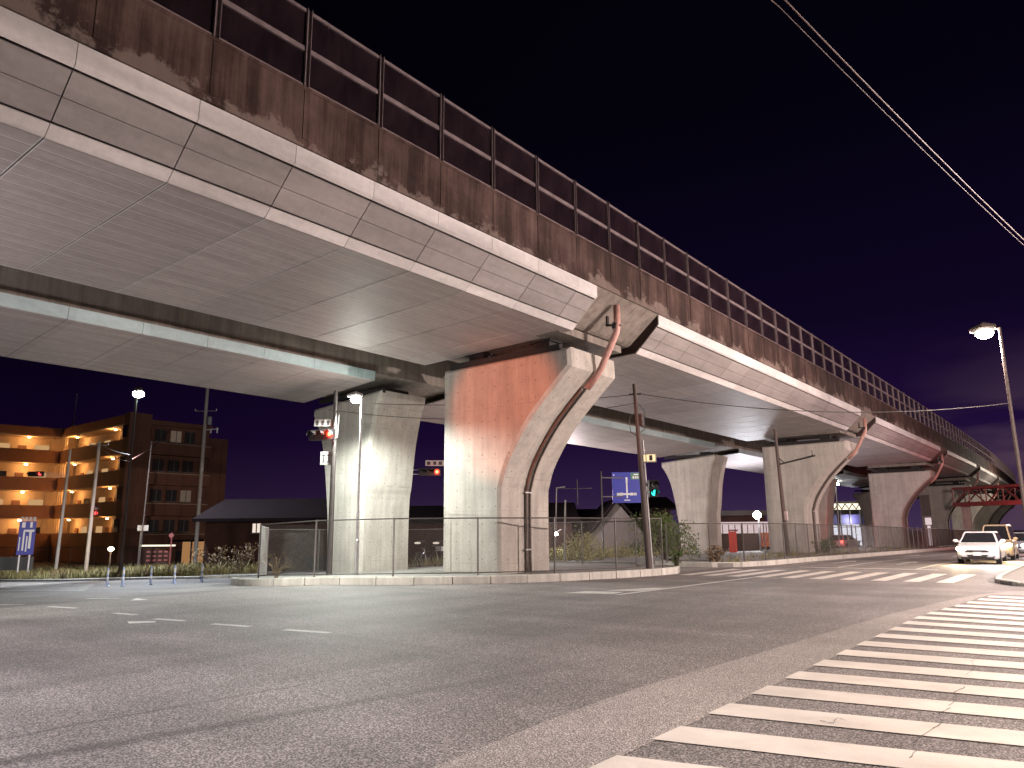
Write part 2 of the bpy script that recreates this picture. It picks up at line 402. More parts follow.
# ------------------------------------------------------------------ ground, road, markings
def grid_ground():
    vs = [-900, -200, -40, 0, 20, 60, 200, 900]; ss = [-900, -100, 0, 40, 150, 400, 1500]
    mb = MB(); mb.v = [W(s, v, gz(s, v)-.012) for s in ss for v in vs]; n = len(vs)
    mb.f = [(i*n+j, i*n+j+1, (i+1)*n+j+1, (i+1)*n+j) for i in range(len(ss)-1) for j in range(n-1)]
    o = build('ground', mb, 'dirt'); o['kind'] = 'structure'
    for p in o.data.polygons:
        if p.normal.z < 0: p.flip()
grid_ground()
sheet('road', [(-45, -45), (-45, 62), (300, 62), (300, -45)], 'asphalt', 0)
edge = smooth_poly([(-3, 3.6), (4.05, 3.9), (5.2, 4.02), (7.4, 4.1), (9.5, 3.9), (12.7, 3.75), (16, 3.55), (18.3, 3.3), (21.7, 2.9), (23.5, 2.2)], 2)
sheet('road_edge_strip', edge+[(24.6, 1.2), (24.6, -9), (22.4, -9), (22.2, 2.55), (16, 3.0), (-3, 3.0)], 'asphalt_pale', .004)
# near crosswalk: bars fan slightly, each bar a long quad
bars = []
lefts = [3.5, 4.53, 5.56, 6.6, 7.62, 8.62, 9.60, 10.58, 11.58, 12.58, 13.56, 14.56, 15.52, 16.45, 17.4, 18.35, 19.3, 20.25, 21.2]
for i, s0 in enumerate(lefts):
    k = max(.27-.028*i, -.12)                      # drift of the bar along the road per metre
    w = .50; L = 7.5; e = 3.03 if s0 < 16 else 3.03-(s0-16)*.1
    bars.append([(s0, e), (s0+w, e), (s0+w+k*L, e-L), (s0+k*L, e-L)])
sheet('crosswalk', bars, 'paint', .008)
far = []
for i, v in enumerate([12.85, 11.95, 11.0, 10.05, 9.1, 8.15, 7.2, 6.25, 5.3, 4.4]):
    far.append([(26.2, v), (26.2, v-.46), (31.3, v-.46), (31.3, v)])
sheet('crosswalk', far, 'paint', .004)
sheet('stop_line', [(34.0, 11.0), (34.0, 5.6), (34.4, 5.6), (34.4, 11.0)], 'paint_worn', .004)
ln = []
ln.append([(17.2, 10.28), (17.2, 10.12), (26.0, 9.86), (26.0, 10.02)])
ln.append([(34.6, 9.55), (34.6, 9.4), (150, 9.4), (150, 9.55)])
ln.append([(34.6, 6.5), (34.6, 6.35), (60, 6.35), (60, 6.5)])
for s in range(0, 60, 10): ln.append([(64+s, 6.5), (64+s, 6.35), (69+s, 6.35), (69+s, 6.5)])
ln.append([(36, 12.0), (36, 11.85), (150, 11.85), (150, 12.0)])
sheet('lane_line', ln, 'paint_worn', .004)
def arrow(s, v, L, d=1):                  # straight-ahead arrow along the road
    return [[(s, v-.08), (s, v+.08), (s+d*L*.6, v+.08), (s+d*L*.6, v-.08)], [(s+d*L*.6, v-.38), (s+d*L*.6, v+.38), (s+d*L, v)]]
ar = []
for (s, v) in ((38.5, 10.75), (38.6, 7.95), (53.5, 10.5), (53.5, 7.9)): ar += arrow(s, v, 4.2)
ar += [[(17.0, 11.7), (17.3, 10.4), (18.1, 10.5), (17.8, 11.5)], [(18.2, 11.2), (18.6, 10.3), (20.0, 10.2), (19.8, 10.6)]]
sheet('road_arrow', ar, 'paint_worn', .006)
da = []
for (a, b) in (((7.92, 11.31), (8.10, 10.33)), ((7.66, 13.15), (7.82, 12.21)), ((7.45, 14.89), (7.62, 14.07)), ((7.51, 16.73), (7.59, 15.94)), ((7.3, 19.6), (7.5, 18.6)), ((7.07, 22.4), (7.4, 21.4)), ((9.2, 22.2), (9.5, 20.9))):
    da.append([(a[0], a[1]), (b[0], b[1]), (b[0]+.15, b[1]+.02), (a[0]+.15, a[1]+.02)])
da += [[(6.86, 14.53), (7.0, 14.9), (7.35, 14.5), (7.24, 14.3)], [(9.24, 19.6), (9.67, 20.2), (9.6, 19.4)]]
sheet('guide_marks', da, 'paint_worn', .004)
lf = []
for i in range(7):
    a = at_ground(0, 582.2+i*1.35); b = at_ground(96-i*1.5, 584.8+i*.95); w = .22
    lf.append([(a[0], a[1]), (b[0], b[1]), (b[0]-w, b[1]-.1), (a[0]-w, a[1]-.1)])
sheet('crosswalk', lf, 'paint_worn', .004)
seam = []
def seamline(pts, w):
    for a, b in zip(pts[:-1], pts[1:]): seam.append([(a[0], a[1]), (b[0], b[1]), (b[0]+w, b[1]+w*.3), (a[0]+w, a[1]+w*.3)])
def tar_mat():
    t = NT('tar_seal'); co = t.co(); n = t.noise(co, 6, 5, .7)
    return t.surf((.024, .021, .021), .6, 0, t.bump(n, .4), .4, t.ramp(n, (.30, .2), (.5, .9)))
M['tar'] = tar_mat()
def crackline(s, v, n, st, w, ang):
    p = (s, v); 
    for i in range(n):
        a = ang+random.uniform(-.9, .9); q = (p[0]+math.sin(a)*st, p[1]+math.cos(a)*st)
        seam.append([p, q, (q[0]+w, q[1]), (p[0]+w, p[1])]); p = q
seam = []
for pts in (((910, 760), (916, 752), (913, 745), (921, 738), (938, 728), (944, 722), (939, 716), (950, 709)), ((949, 707), (957, 700), (954, 694), (966, 688)), ((966, 676), (975, 668), (972, 662), (985, 655)), ((820, 722), (833, 725), (838, 719), (846, 722))):
    q = [at_ground(*p)[:2] for p in pts]
    for a, b in zip(q[:-1], q[1:]):
        n = 4; pr = a
        for i in range(1, n+1):
            c_ = (a[0]+(b[0]-a[0])*i/n+random.uniform(-.012, .012), a[1]+(b[1]-a[1])*i/n+random.uniform(-.012, .012)); w = random.uniform(.008, .02)
            seam.append([pr, c_, (c_[0]+w, c_[1]+w*.5), (pr[0]+w, pr[1]+w*.5)]); pr = c_
sheet('paint_crack', seam, 'tar', .012)

# ------------------------------------------------------------------ islands, kerbs, pavements
IS = .22
k1 = smooth_poly([(16.2, 26.5), (15.1, 24.6), (14.85, 22.7), (15.0, 21.4), (15.7, 19.9), (16.6, 18.2), (17.8, 16.7), (19.7, 15.0), (22.2, 14.05), (24.3, 13.45), (26.4, 13.15), (27.7, 13.3), (28.3, 14.2), (28.4, 16)], 2)
kerb('kerb', k1, .25, .17, 1.25, 1)
def inset(pl, d): 
    out = []
    for i, p in enumerate(pl):
        a, b = pl[max(i-1, 0)], pl[min(i+1, len(pl)-1)]; t = (b[0]-a[0], b[1]-a[1]); L = math.hypot(*t) or 1
        out.append((p[0]-t[1]/L*d, p[1]+t[0]/L*d))
    return out
slab('pavement', inset(k1, .1)+[(28.4, 27), (17, 27)], 'pavement', IS)
k2 = smooth_poly([(32.2, 17), (32.1, 14.6), (32.4, 13.6), (33.6, 12.8), (38, 12.35), (48, 12.3), (64, 12.2), (90, 12.2), (130, 12.6), (180, 14.2), (240, 17.5)], 2)
kerb('kerb', k2, .22, .17, 1.4, 1)
slab('pavement', inset(k2, .1)+[(240, 30), (32.2, 30)], 'pavement', .18)
sheet('path', [(28.5, 13.6), (28.5, 30), (32.1, 30), (32.1, 13.6)], 'pavement', .004)
k3 = smooth_poly([(25.4, -12), (25.2, -1), (25.2, 1.6), (25.9, 2.7), (27.5, 3.1), (34, 3.15), (60, 3.1), (150, 3.1)], 2)
kerb('kerb', k3, .12, .18, 1.6, -1)
slab('pavement', inset(k3, -.1)+[(150, -25), (25.4, -25)], 'pavement', .10)
# far-left verge
vg = [at_ground(*p)[:2] for p in ((0, 581.5), (60, 581.5), (110, 580.5), (150, 579.5), (200, 579), (234, 577.5), (262, 577))]
kerb('kerb', [tuple(p) for p in vg], .14, .16, 1.2, 1)
v0 = vg[0]; v1 = vg[-1]
slab('verge', inset([tuple(p) for p in vg], .1)+[(v1[0]+40, v1[1]+44), (v1[0]+10, v1[1]+95), (v0[0]-12, v0[1]+75), (v0[0]-10, v0[1]+8)], 'dirt', .12)

# ------------------------------------------------------------------ viaduct
def cv(s): return .00022*max(s-85, 0)**2
ROWS = [20.0, 53.3, 83.6, 110.2, 136.5, 162.5, 189, 215]
S0, DP = 4.13, 2.12
def sweep(mb, prof, ss, closed=True):
    n = len(prof); vs = [W(s, v+cv(s), z) for s in ss for v, z in prof]; fs = []
    for i in range(len(ss)-1):
        for j in range(n if closed else n-1):
            fs.append((i*n+j, i*n+(j+1) % n, (i+1)*n+(j+1) % n, (i+1)*n+j))
    if closed: fs += [tuple(range(n))[::-1], tuple((len(ss)-1)*n+j for j in range(n))]
    mb.add(vs, fs)
def stations(a, b, st=4.0):
    n = max(1, round((b-a)/st)); return [a+(b-a)*i/n for i in range(n+1)]
def strip(mb, prof, th, a, b, gap=.012):           # prof: open polyline in (v,z), thickened to the left of its direction
    nn = []
    for i in range(len(prof)):
        p, q = prof[max(i-1, 0)], prof[min(i+1, len(prof)-1)]; d = (q[0]-p[0], q[1]-p[1]); L = math.hypot(*d); nn.append((d[1]/L*th, -d[0]/L*th))
    back = [(p[0]+m[0], p[1]+m[1]) for p, m in zip(prof, nn)]
    a += gap/2; b -= gap/2
    for i in range(len(prof)-1):
        q = [prof[i], prof[i+1], back[i+1], back[i]]
        mb.hexa([W(a, v+cv(a), z) for v, z in q], [W(b, v+cv(b), z) for v, z in q])
def spans(end_off=4.4):
    out = [(-10.71, ROWS[0]+.1)]
    for r0, r1 in zip(ROWS[:-1], ROWS[1:]): out.append((r0+end_off, r1+.15))
    return out
deck = thing('viaduct_deck', 'near viaduct deck with grey panelled underside and stained brown parapet', 'viaduct deck', W(20, 16.5, 8.0))
g = MB(); sweep(g, [(12.28, 9.545), (12.7, 9.22), (13.5, 8.56), (13.62, 8.5), (19.9, 8.36), (20.35, 8.9), (21.7, 9.35), (21.7, 9.75), (12.28, 9.75)], stations(-14, 240))
build('girder', g, 'girder', deck)
p_ = MB(); sweep(p_, [(12.22, 9.55), (12.22, 9.72), (12.25, 9.74), (12.25, 10.86), (12.22, 10.88), (12.22, 10.94), (12.55, 10.94), (12.6, 9.55)], stations(-14, 240))
for i in range(122):                               # thin rib under every barrier post
    s = -12.24+2.08*i
    if s < 239: p_.box(W(s, 12.244+cv(s), 10.3), (.016, .14, 1.12))
build('parapet', p_, 'parapet', deck)
for (a, b) in spans():
    st = [a]; k = math.ceil((a-S0)/DP+.02)
    while S0+k*DP < b-.05: st.append(S0+k*DP); k += 1
    st.append(b)
    A, B, C, D, JT = MB(), MB(), MB(), MB(), MB()
    for x, y in zip(st[:-1], st[1:]):
        strip(A, [(20.2, 8.03), (13.285, 8.202)], .05, x, y, .03); strip(JT, [(20.19, 8.028), (13.3, 8.2)], -.004, y-.034, y-.016, 0); strip(JT, [(20.19, 8.028), (13.3, 8.2)], -.004, x+.016, x+.034, 0)
        strip(B, [(13.27, 8.2), (13.08, 8.385)], .05, x, y)
        strip(C, [(13.045, 8.42), (12.72, 8.735)], .05, x, y, .022); strip(C, [(12.712, 8.745), (12.375, 9.07)], .05, x, y, .022)
        strip(D, [(12.335, 9.105), (12.272, 9.165), (12.262, 9.54)], .04, x, y)
    build('soffit_cladding', A, 'soffit', deck); build('lower_trim', B, 'trim', deck); build('fascia_cladding', C, 'fascia', deck); build('upper_trim', D, 'trim', deck); build('joint_batten', JT, 'trim', deck)
    for e in (a, b):
        E_ = MB(); q = [(13.3, 8.24), (13.06, 8.45), (12.38, 9.12), (12.3, 9.5), (12.62, 9.32), (13.5, 8.6), (19.9, 8.4), (20.1, 8.08)]
        e2 = e+(.03 if e == a else -.03); q2 = lambda s: [W(s, v+cv(s), z) for v, z in q]
        E_.prism((q2(e+(.008 if e == a else -.008)), q2(e2)), 0, 0)
        build('end_plate', E_, 'rust_dark', deck)

deck2 = thing('viaduct_deck', 'far parallel viaduct deck behind, with a pale blue edge strip under it', 'viaduct deck', W(20, 25, 7.5))
g = MB(); sweep(g, [(22.72, 9.5), (22.72, 8.02), (23.0, 7.98), (27.0, 7.62), (28.2, 8.5), (28.9, 9.1), (28.9, 9.5)], stations(-14, 240)); build('girder', g, 'girder', deck2)
p_ = MB(); sweep(p_, [(28.6, 9.5), (28.9, 9.5), (28.9, 10.6), (28.6, 10.6)], stations(-14, 240)); build('parapet', p_, 'parapet', deck2)
for (a, b) in spans():
    b -= .5
    st = [a]; k = math.ceil((a-3.9)/DP+.02)
    while 3.9+k*DP < b-.05: st.append(3.9+k*DP); k += 1
    st.append(b); A, B, C = MB(), MB(), MB()
    for x, y in zip(st[:-1], st[1:]):
        strip(A, [(27.15, 7.27), (22.55, 7.655)], .05, x, y, .02)
        strip(B, [(22.52, 7.665), (22.5, 8.03)], .05, x, y)
        strip(C, [(28.1, 8.3), (27.2, 7.3)], .05, x, y)
    build('soffit_cladding', A, 'soffit', deck2); build('edge_trim', B, 'trim_blue', deck2); build('fascia_cladding', C, 'fascia', deck2)

# noise barrier on the near parapet
nb = thing('noise_barrier', 'long see-through noise barrier of smoked panes and steel posts along the viaduct parapet', 'noise barrier', W(20, 12.35, 10.94))
def post_mb():
    m = MB()
    for dy in (-.055, .055): m.box((0, dy, .95), (.13, .012, 1.94))
    m.box((0, 0, .95), (.012, .11, 1.94)); m.box((-.03, 0, .01), (.2, .18, .02)); return m
def rail_mb(L):
    m = MB()
    for z, h in ((.06, .07), (.93, .11), (1.86, .07)): m.box((0, L/2, z), (.06, L-.13, h))
    return m
def pane_mb(L):
    m = MB()
    for z0, z1 in ((.105, .865), (.995, 1.815)): m.box((-.004, L/2, (z0+z1)/2), (.012, L-.14, z1-z0))
    return m
pm = rm = gm = None
base = wloc(nb)
for i in range(100):
    s = -12.24+2.08*i; a = W(s, 12.34+cv(s), 10.945); b = W(s+2.08, 12.34+cv(s+2.08), 10.945); rz = math.atan2(-(b.x-a.x), b.y-a.y)
    for nm, mk, mt in (('post', post_mb, 'barrier_steel'), ('rail', lambda: rail_mb(2.08), 'barrier_steel'), ('pane', lambda: pane_mb(2.08), 'pane')):
        if i == 0:
            o = build(nm, mk(), mt, nb, local=True)
            if nm == 'post': pm = o
            elif nm == 'rail': rm = o
            else: gm = o
        else:
            o = {'post': pm, 'rail': rm, 'pane': gm}[nm].copy(); col.objects.link(o); o.parent = nb
        o.location = a-base; o.rotation_euler = (0, 0, rz)

# piers -------------------------------------------------------------
def spline(pts, n=5):
    out = []
    for i in range(len(pts)-1):
        p0, p1, p2, p3 = pts[max(i-1, 0)], pts[i], pts[i+1], pts[min(i+2, len(pts)-1)]
        for k in range(n):
            t = k/n
            out.append(tuple(.5*((2*p1[c])+(-p0[c]+p2[c])*t+(2*p0[c]-5*p1[c]+4*p2[c]-p3[c])*t*t+(-p0[c]+3*p1[c]-3*p2[c]+p3[c])*t**3) for c in (0, 1)))
    out.append(pts[-1]); return out
def pier_body(prof, th, ch=.11):           # prof: closed outline in (v,z); local y runs along the viaduct
    n = len(prof); ins = []
    area = sum(prof[i][0]*prof[(i+1) % n][1]-prof[(i+1) % n][0]*prof[i][1] for i in range(n)); sg = 1 if area > 0 else -1
    for i in range(n):
        a, b, c = prof[i-1], prof[i], prof[(i+1) % n]
        d1 = Vector((b[0]-a[0], b[1]-a[1])).normalized(); d2 = Vector((c[0]-b[0], c[1]-b[1])).normalized()
        n1 = Vector((-d1.y, d1.x))*sg; n2 = Vector((-d2.y, d2.x))*sg; m = (n1+n2).normalized(); k = ch/max(.5, m.dot(n1))
        ins.append((b[0]+m.x*k, b[1]+m.y*k))
    mb = MB(); rings = [(0, ins), (ch, prof), (th-ch, prof), (th, ins)]
    vs = [(-v, y, z) for y, r in rings for v, z in r]; fs = []
    for i in range(3):
        for j in range(n): fs.append((i*n+j, i*n+(j+1) % n, (i+1)*n+(j+1) % n, (i+1)*n+j))
    fs += [tuple(range(n))[::-1], tuple(3*n+j for j in range(n))]; mb.add(vs, fs); return mb
right = spline([(0, -1.3), (0, 2.6), (.08, 3.3), (.32, 3.95), (.78, 4.68), (1.36, 5.42), (2.02, 6.08), (2.68, 6.68), (3.04, 7.0)], 4)
near_prof = [(-2.6, -1.3)]+[(-(0)+0-a*0, z) if False else (-x*0+(-0.0)+(-0.0), z) for x, z in []]
# local v measured from the right-hand foot (v = 16.4): positive to the left
near_prof = [(2.72, -1.3)]+[(-x, z) for x, z in right]+[(-3.06, 7.1), (-3.03, 7.66), (2.72, 7.62)]
TH = 3.0
def make_near_pier(label):
    r = thing('viaduct_pier', label, 'pier', W(ROWS[0], 16.4, 0), 'near row of viaduct piers')
    sh = build('shaft', pier_body(near_prof, TH), 'pier', r, local=True)
    b = MB()
    for v in (1.4, -1.6):
        for y in (.7, TH-.7):
            b.box((-v, y, 7.70), (.95, .8, .2)); b.box((-v, y, 7.95), (.7, .6, .3)); b.box((-v, y, 8.27), (.9, .75, .34))
    b.box((.1, 0.15, 7.72), (5.0, .18, .22)); b.box((.1, TH-.15, 7.72), (5.0, .18, .22))
    build('bearing', b, 'bearing', r, local=True)
    c = MB(); c.box((.1, TH/2+.3, 8.30), (5.4, TH+1.1, .26)); build('cross_beam', c, 'girder', r, local=True)
    # drain pipe: from the deck down and into the groove on the flared face
    p = MB(); y = 1.55; off = .09
    p.tube([(4.0, y, 9.25), (4.0, y, 8.5), (3.96, y, 8.3), (3.84, y, 8.08), (3.30, y, 7.12), (3.16, y, 6.92), (2.72, y, 6.50)], .115, 12)
    build('drain_pipe', p, 'pipe', r, local=True, smooth=True)
    k = MB(); k.bar((3.55, y, 8.62), (4.15, y, 8.5), .07, .07); k.tube([(3.88, y, 8.55), (4.02, y, 8.5)], .15, 12); k.box((3.62, y, 8.75), (.06, .12, .35))
    build('pipe_bracket', k, 'steel_dark', r, local=True)
    lo = [(x, z) for x, z in right if z > -.5 and z < 6.65]
    lo = [(0, .1)]+lo
    for dy, rad, mt in ((-.10, .055, 'pipe_dark'), (.12, .045, 'pipe_dark')):
        q = MB(); q.tube([(x+off*.75, y+dy, z-off*.35 if z > 3 else z) for x, z in lo], rad, 10); build('riser_pipe', q, mt, r, local=True, smooth=True)
    s = MB()
    for z in (1.0, 3.0):
        s.box((.09, y+.02, z), (.1, .5, .05))
    build('pipe_clip', s, 'steel', r, local=True)
    return r
labels = ['massive flared concrete pier nearest the road corner, orange light on its upper face',
          'flared concrete pier behind the dark leaning pole with the long side arm',
          'third flared pier along the road, plainly brownish, behind the metal railing',
          'reddish lit flared pier just beyond the brownish third pier',
          'dim red pier standing under the red lattice bridge',
          'pale slender looking pier seen beneath the red lattice bridge',
          'farthest pale pier seen beside the lattice bridge end above the van']
near = []
for i, lb in enumerate(labels):
    r = make_near_pier(lb) if i == 0 else copy_tree(near[0])
    s = ROWS[i]; r.location = W(s, 16.4+cv(s), gz(s, 16.4)); r['label'] = lb; near.append(r)
inn = spline([(0, -2), (.0, 2.5), (-.15, 3.7), (-.36, 5.4), (-.65, 6.6), (-.88, 7.2)], 4)     # offset from v=23.75
out = spline([(2.25, -2), (2.28, 1.5), (2.42, 3.0), (2.78, 5.1), (3.2, 6.2), (3.55, 6.75)], 4)
far_prof = inn+[(-.9, 7.45), (3.55, 7.1)]+out[::-1]
def make_far_pier(label):
    r = thing('viaduct_pier', label, 'pier', W(20.2, 23.75, 0), 'far row of viaduct piers')
    build('shaft', pier_body(far_prof, 2.7), 'pier', r, local=True)
    b = MB()
    for v in (.1, 2.2):
        b.box((-v, 1.35, 7.56-.06*v), (.8, 1.6, .36))
    b.box((-1.2, .2, 7.45), (4.2, .16, .2)); build('bearing', b, 'bearing', r, local=True)
    return r
flabels = ['pale concrete pier lit white by the street lamp close in front of it', 'grey pier flaring on both sides between the blue sign and the white flood light',
           'shadowed brown pier seen in the gap beside the lit shop', 'far shadowed pier almost hidden by the reddish pier']
farp = []
for i, lb in enumerate(flabels):
    r = make_far_pier(lb) if i == 0 else copy_tree(farp[0])
    s = ROWS[i]+.2; r.location = W(s, 23.75+cv(s), gz(s, 25)+(.14 if i == 0 else .1)-.0); r['label'] = lb; farp.append(r)

# ------------------------------------------------------------------ fences
def wire_panel(mb, L, H, z0=.12, sp=.085, r=.0022):
    for sgn in (1, -1):
        x = -H
        while x < L:
            xa, xb = x, x+H; za, zb = z0, z0+H
            if xa < 0: za = z0-xa; xa = 0
            if xb > L: zb = z0+H-(xb-L); xb = L
            if sgn < 0: za, zb = 2*z0+H-za, 2*z0+H-zb
            if xb-xa > .02:
                a, b = Vector((xa, 0, za)), Vector((xb, 0, zb)); d = (b-a).normalized(); n = Vector((-d.z, 0, d.x))
                mb.add([a+n*r, a-n*r*.6+Vector((0, r, 0)), a-n*r*.6-Vector((0, r, 0)), b+n*r, b-n*r*.6+Vector((0, r, 0)), b-n*r*.6-Vector((0, r, 0))], [(0, 1, 4, 3), (1, 2, 5, 4), (2, 0, 3, 5)])
            x += sp
def fence(label, poly, zb, H=1.9, step=2.0, mat='fence', mesh=True, wr=.0022, bars=0, wmat=None, pr=.03, limit=100):
    pts = path_pts(poly, step); mid = pts[0]
    t = thing('chain_link_fence' if mesh else 'railing', label, 'fence' if mesh else 'railing', W(mid[0], mid[1], gz(*mid)+zb))
    pr_, rl = None, MB()
    for i, p in enumerate(pts):
        m = MB(); m.tube([(0, 0, 0), (0, 0, H+.03)], pr, 8)
        if pr_ is None: pr_ = o = build('post', m, mat, t, local=True)
        else: o = pr_.copy(); col.objects.link(o); o.parent = t
        o.location = W(p[0], p[1], gz(*p)+zb)-wloc(t)
    for a, b in zip(pts[:-1], pts[1:]):
        A = W(a[0], a[1], gz(*a)+zb); B = W(b[0], b[1], gz(*b)+zb); up = Vector((0, 0, 1))
        L = (B-A).length
        if mesh:
            ang = math.atan2(B.y-A.y, B.x-A.x); m = MB(Matrix.Translation(A) @ Matrix.Rotation(ang, 4, 'Z')); wire_panel(m, L, H-.14, .12, .085, wr); build('wire_mesh', m, wmat or mat, t)
        elif bars:
            m = MB(); n = max(1, int(L/bars))
            for k in range(1, n): q = A.lerp(B, k/n); m.bar(q+up*.1, q+up*H, .02)
            build('baluster', m, mat, t)
    for hh_, rr in ((H, .024), (.1, .02)):
        rl = MB(); rl.tube([W(q[0], q[1], gz(*q)+zb+hh_) for q in pts], rr, 6); build('rail', rl, mat, t)
    return t
f1 = smooth_poly([(15.55, 23.7), (15.5, 22.6), (15.75, 21.2), (16.45, 19.6), (17.4, 18.0), (18.6, 16.6), (20.3, 15.3), (22.4, 14.6), (24.5, 13.95), (26.6, 13.7)], 1)
fence('dark chain link fence curving round the corner island in front of the nearest pier', f1, IS, 1.86, 2.75, wr=.002)
fence('pale chain link fence panel closing the left end of the corner island', [(15.6, 23.8), (16.3, 24.9), (17.5, 26.2)], IS, 1.86, 1.5, 'fence_pale', wr=.0045)
fence('chain link fence along the far side of the corner island', [(17.6, 26.3), (22.8, 26.9), (27.8, 26.9), (27.9, 21), (27.6, 15.4)], IS, 1.8, 2.6, wr=.0028)
fence('brown metal railing along the kerb in front of the second and third piers', [(31.9, 16.2), (33.6, 13.7), (38, 13.0), (64, 12.9), (92, 13.0), (130, 13.5)], .18, 1.75, 1.95, mesh=True, wr=.0028)
vfa = [at_ground(px, 571)[:2] for px in (-5, 60, 140, 200, 262)]
fence('low dim wire fence along the back of the grass verge', [tuple(p) for p in (at_ground(-5, 566)[:2], at_ground(70, 566.5)[:2], at_ground(150, 566)[:2], at_ground(205, 565)[:2], at_ground(268, 563.5)[:2])], .1, 1.8, 2.6, wr=.002)

# ------------------------------------------------------------------ poles, lamps, signals, signs
def lamp_light(name, loc, power, c, r=.12, kind='POINT', **kw):
    d = bpy.data.lights.new(name, kind); d.energy = power; d.color = c
    if hasattr(d, 'shadow_soft_size'): d.shadow_soft_size = r
    o = bpy.data.objects.new(name, d); col.objects.link(o); o.location = loc
    for k, v in kw.items(): setattr(d, k, v)
    return o
def aim(o, tgt): o.rotation_euler = (Vector(tgt)-Vector(o.location)).to_track_quat('-Z', 'Y').to_euler()
def zat(s, v, py, px=None):                # height seen at image row py at a given place
    px = px if px is not None else 512+F_PX*math.tan(AZ-math.atan2(v, s)); d = _ray(px, py); return EYE+math.hypot(s, v)/math.hypot(d[0], d[1])*d[2]
def street_lamp(label, s, v, h, arm, power, c, bulb='lamp_white', mat='steel', r=.07, size=1.0, zoff=0, cut=0, omni=.02):
    z = gz(s, v)+zoff; b = W(s, v, z); t = thing('street_lamp', label, 'street lamp', b)
    m = MB(); m.tube([b, b+Vector((0, 0, 1.2)), b+Vector((0, 0, 1.22)), b+Vector((0, 0, h))], [r*1.5, r*1.4, r, r*.65], 10); build('pole', m, mat, t, smooth=False)
    top = b+Vector((0, 0, h)); d = W(arm[0], arm[1], 0); e = top+d
    m = MB(); m.tube([top+Vector((0, 0, -.05)), top.lerp(e, .5)+Vector((0, 0, .06)), e+Vector((0, 0, .05))], r*.6, 8); build('arm', m, mat, t)
    ang = math.atan2(d.y, d.x) if d.length > .01 else 0
    hd = MB(Matrix.Translation(e) @ Matrix.Rotation(ang, 4, 'Z')); hd.tube([(-.25*size, 0, .07), (0, 0, .10), (.32*size, 0, .07)], [.07*size, .15*size, .06*size], 10); build('lamp_head', hd, mat, t)
    bl = MB(); bl.sphere(e+Vector((0, 0, -.09*size)), .15*size, (1.3, 1.3, .8)); build('bulb', bl, bulb, t, smooth=True)
    if cut:
        o = lamp_light('street_and_fill_light', e+Vector((0, 0, -.17-.22*size)), power, c, .12, 'SPOT', spot_size=R(cut), spot_blend=.4); o.rotation_euler = (0, 0, 0)
        lamp_light('street_and_fill_light', e+Vector((0, 0, -.19-.22*size)), power*omni, c, .16)
    else: lamp_light('street_and_fill_light', e+Vector((0, 0, -.19-.22*size)), power, c, .16)
    return t
L1 = at_ground(356.3, 572.5, IS)
street_lamp('street lamp with glaring white head close in front of the white lit pier', 17.75, 21.1, 6.35, (-.15, .15), 4800, (.92, 1, .93), mat='steel', r=.055, zoff=IS, cut=168, omni=.035)
lb = at_ground(119.7, 579.5)
street_lamp('tall street lamp glaring in front of the brown apartment block', lb[0], lb[1], zat(lb[0], lb[1], 391, 138)-gz(lb[0], lb[1]), (.2, .2), 15000, (.82, .90, 1), 'lamp_far', 'wood_pole', .085, 1.7, cut=160, omni=.08)
_d = _ray(1009.5, 400); RS, RV = 36.0, 36.0*_d[1]/_d[0]
_d2 = _ray(1003, 327); RZ = EYE+math.hypot(RS, RV)/math.hypot(_d2[0], _d2[1])*_d2[2]
street_lamp('tall street lamp with bright head at the right edge beside the kerb', RS, RV, RZ-.1, (.1, .55), 5200, (1, .75, .66), 'lamp_white', 'wood_pole', .085, 1.7, .1)
# unseen lamps added outside the frame to light road, piers and soffit
street_lamp('unseen lamp added on the corner behind the camera', -4.0, 7.5, 7.0, (.8, .3), 5600, (1, .93, .99), cut=150, omni=.004)
street_lamp('warm unseen lamp added on the side road right of the view', 6.5, -7.5, 7.0, (.3, .5), 6200, (1, .76, .60), cut=150, omni=.03)
street_lamp('unseen lamp added on the right pavement outside the view', 24.0, -9.0, 6.8, (.3, .5), 8500, (1, .82, .76), cut=150, omni=3.3)
street_lamp('short unseen lamp added under the viaduct left of the view', -3.0, 20.0, 4.7, (.3, -.5), 2900, (1, .95, .97))

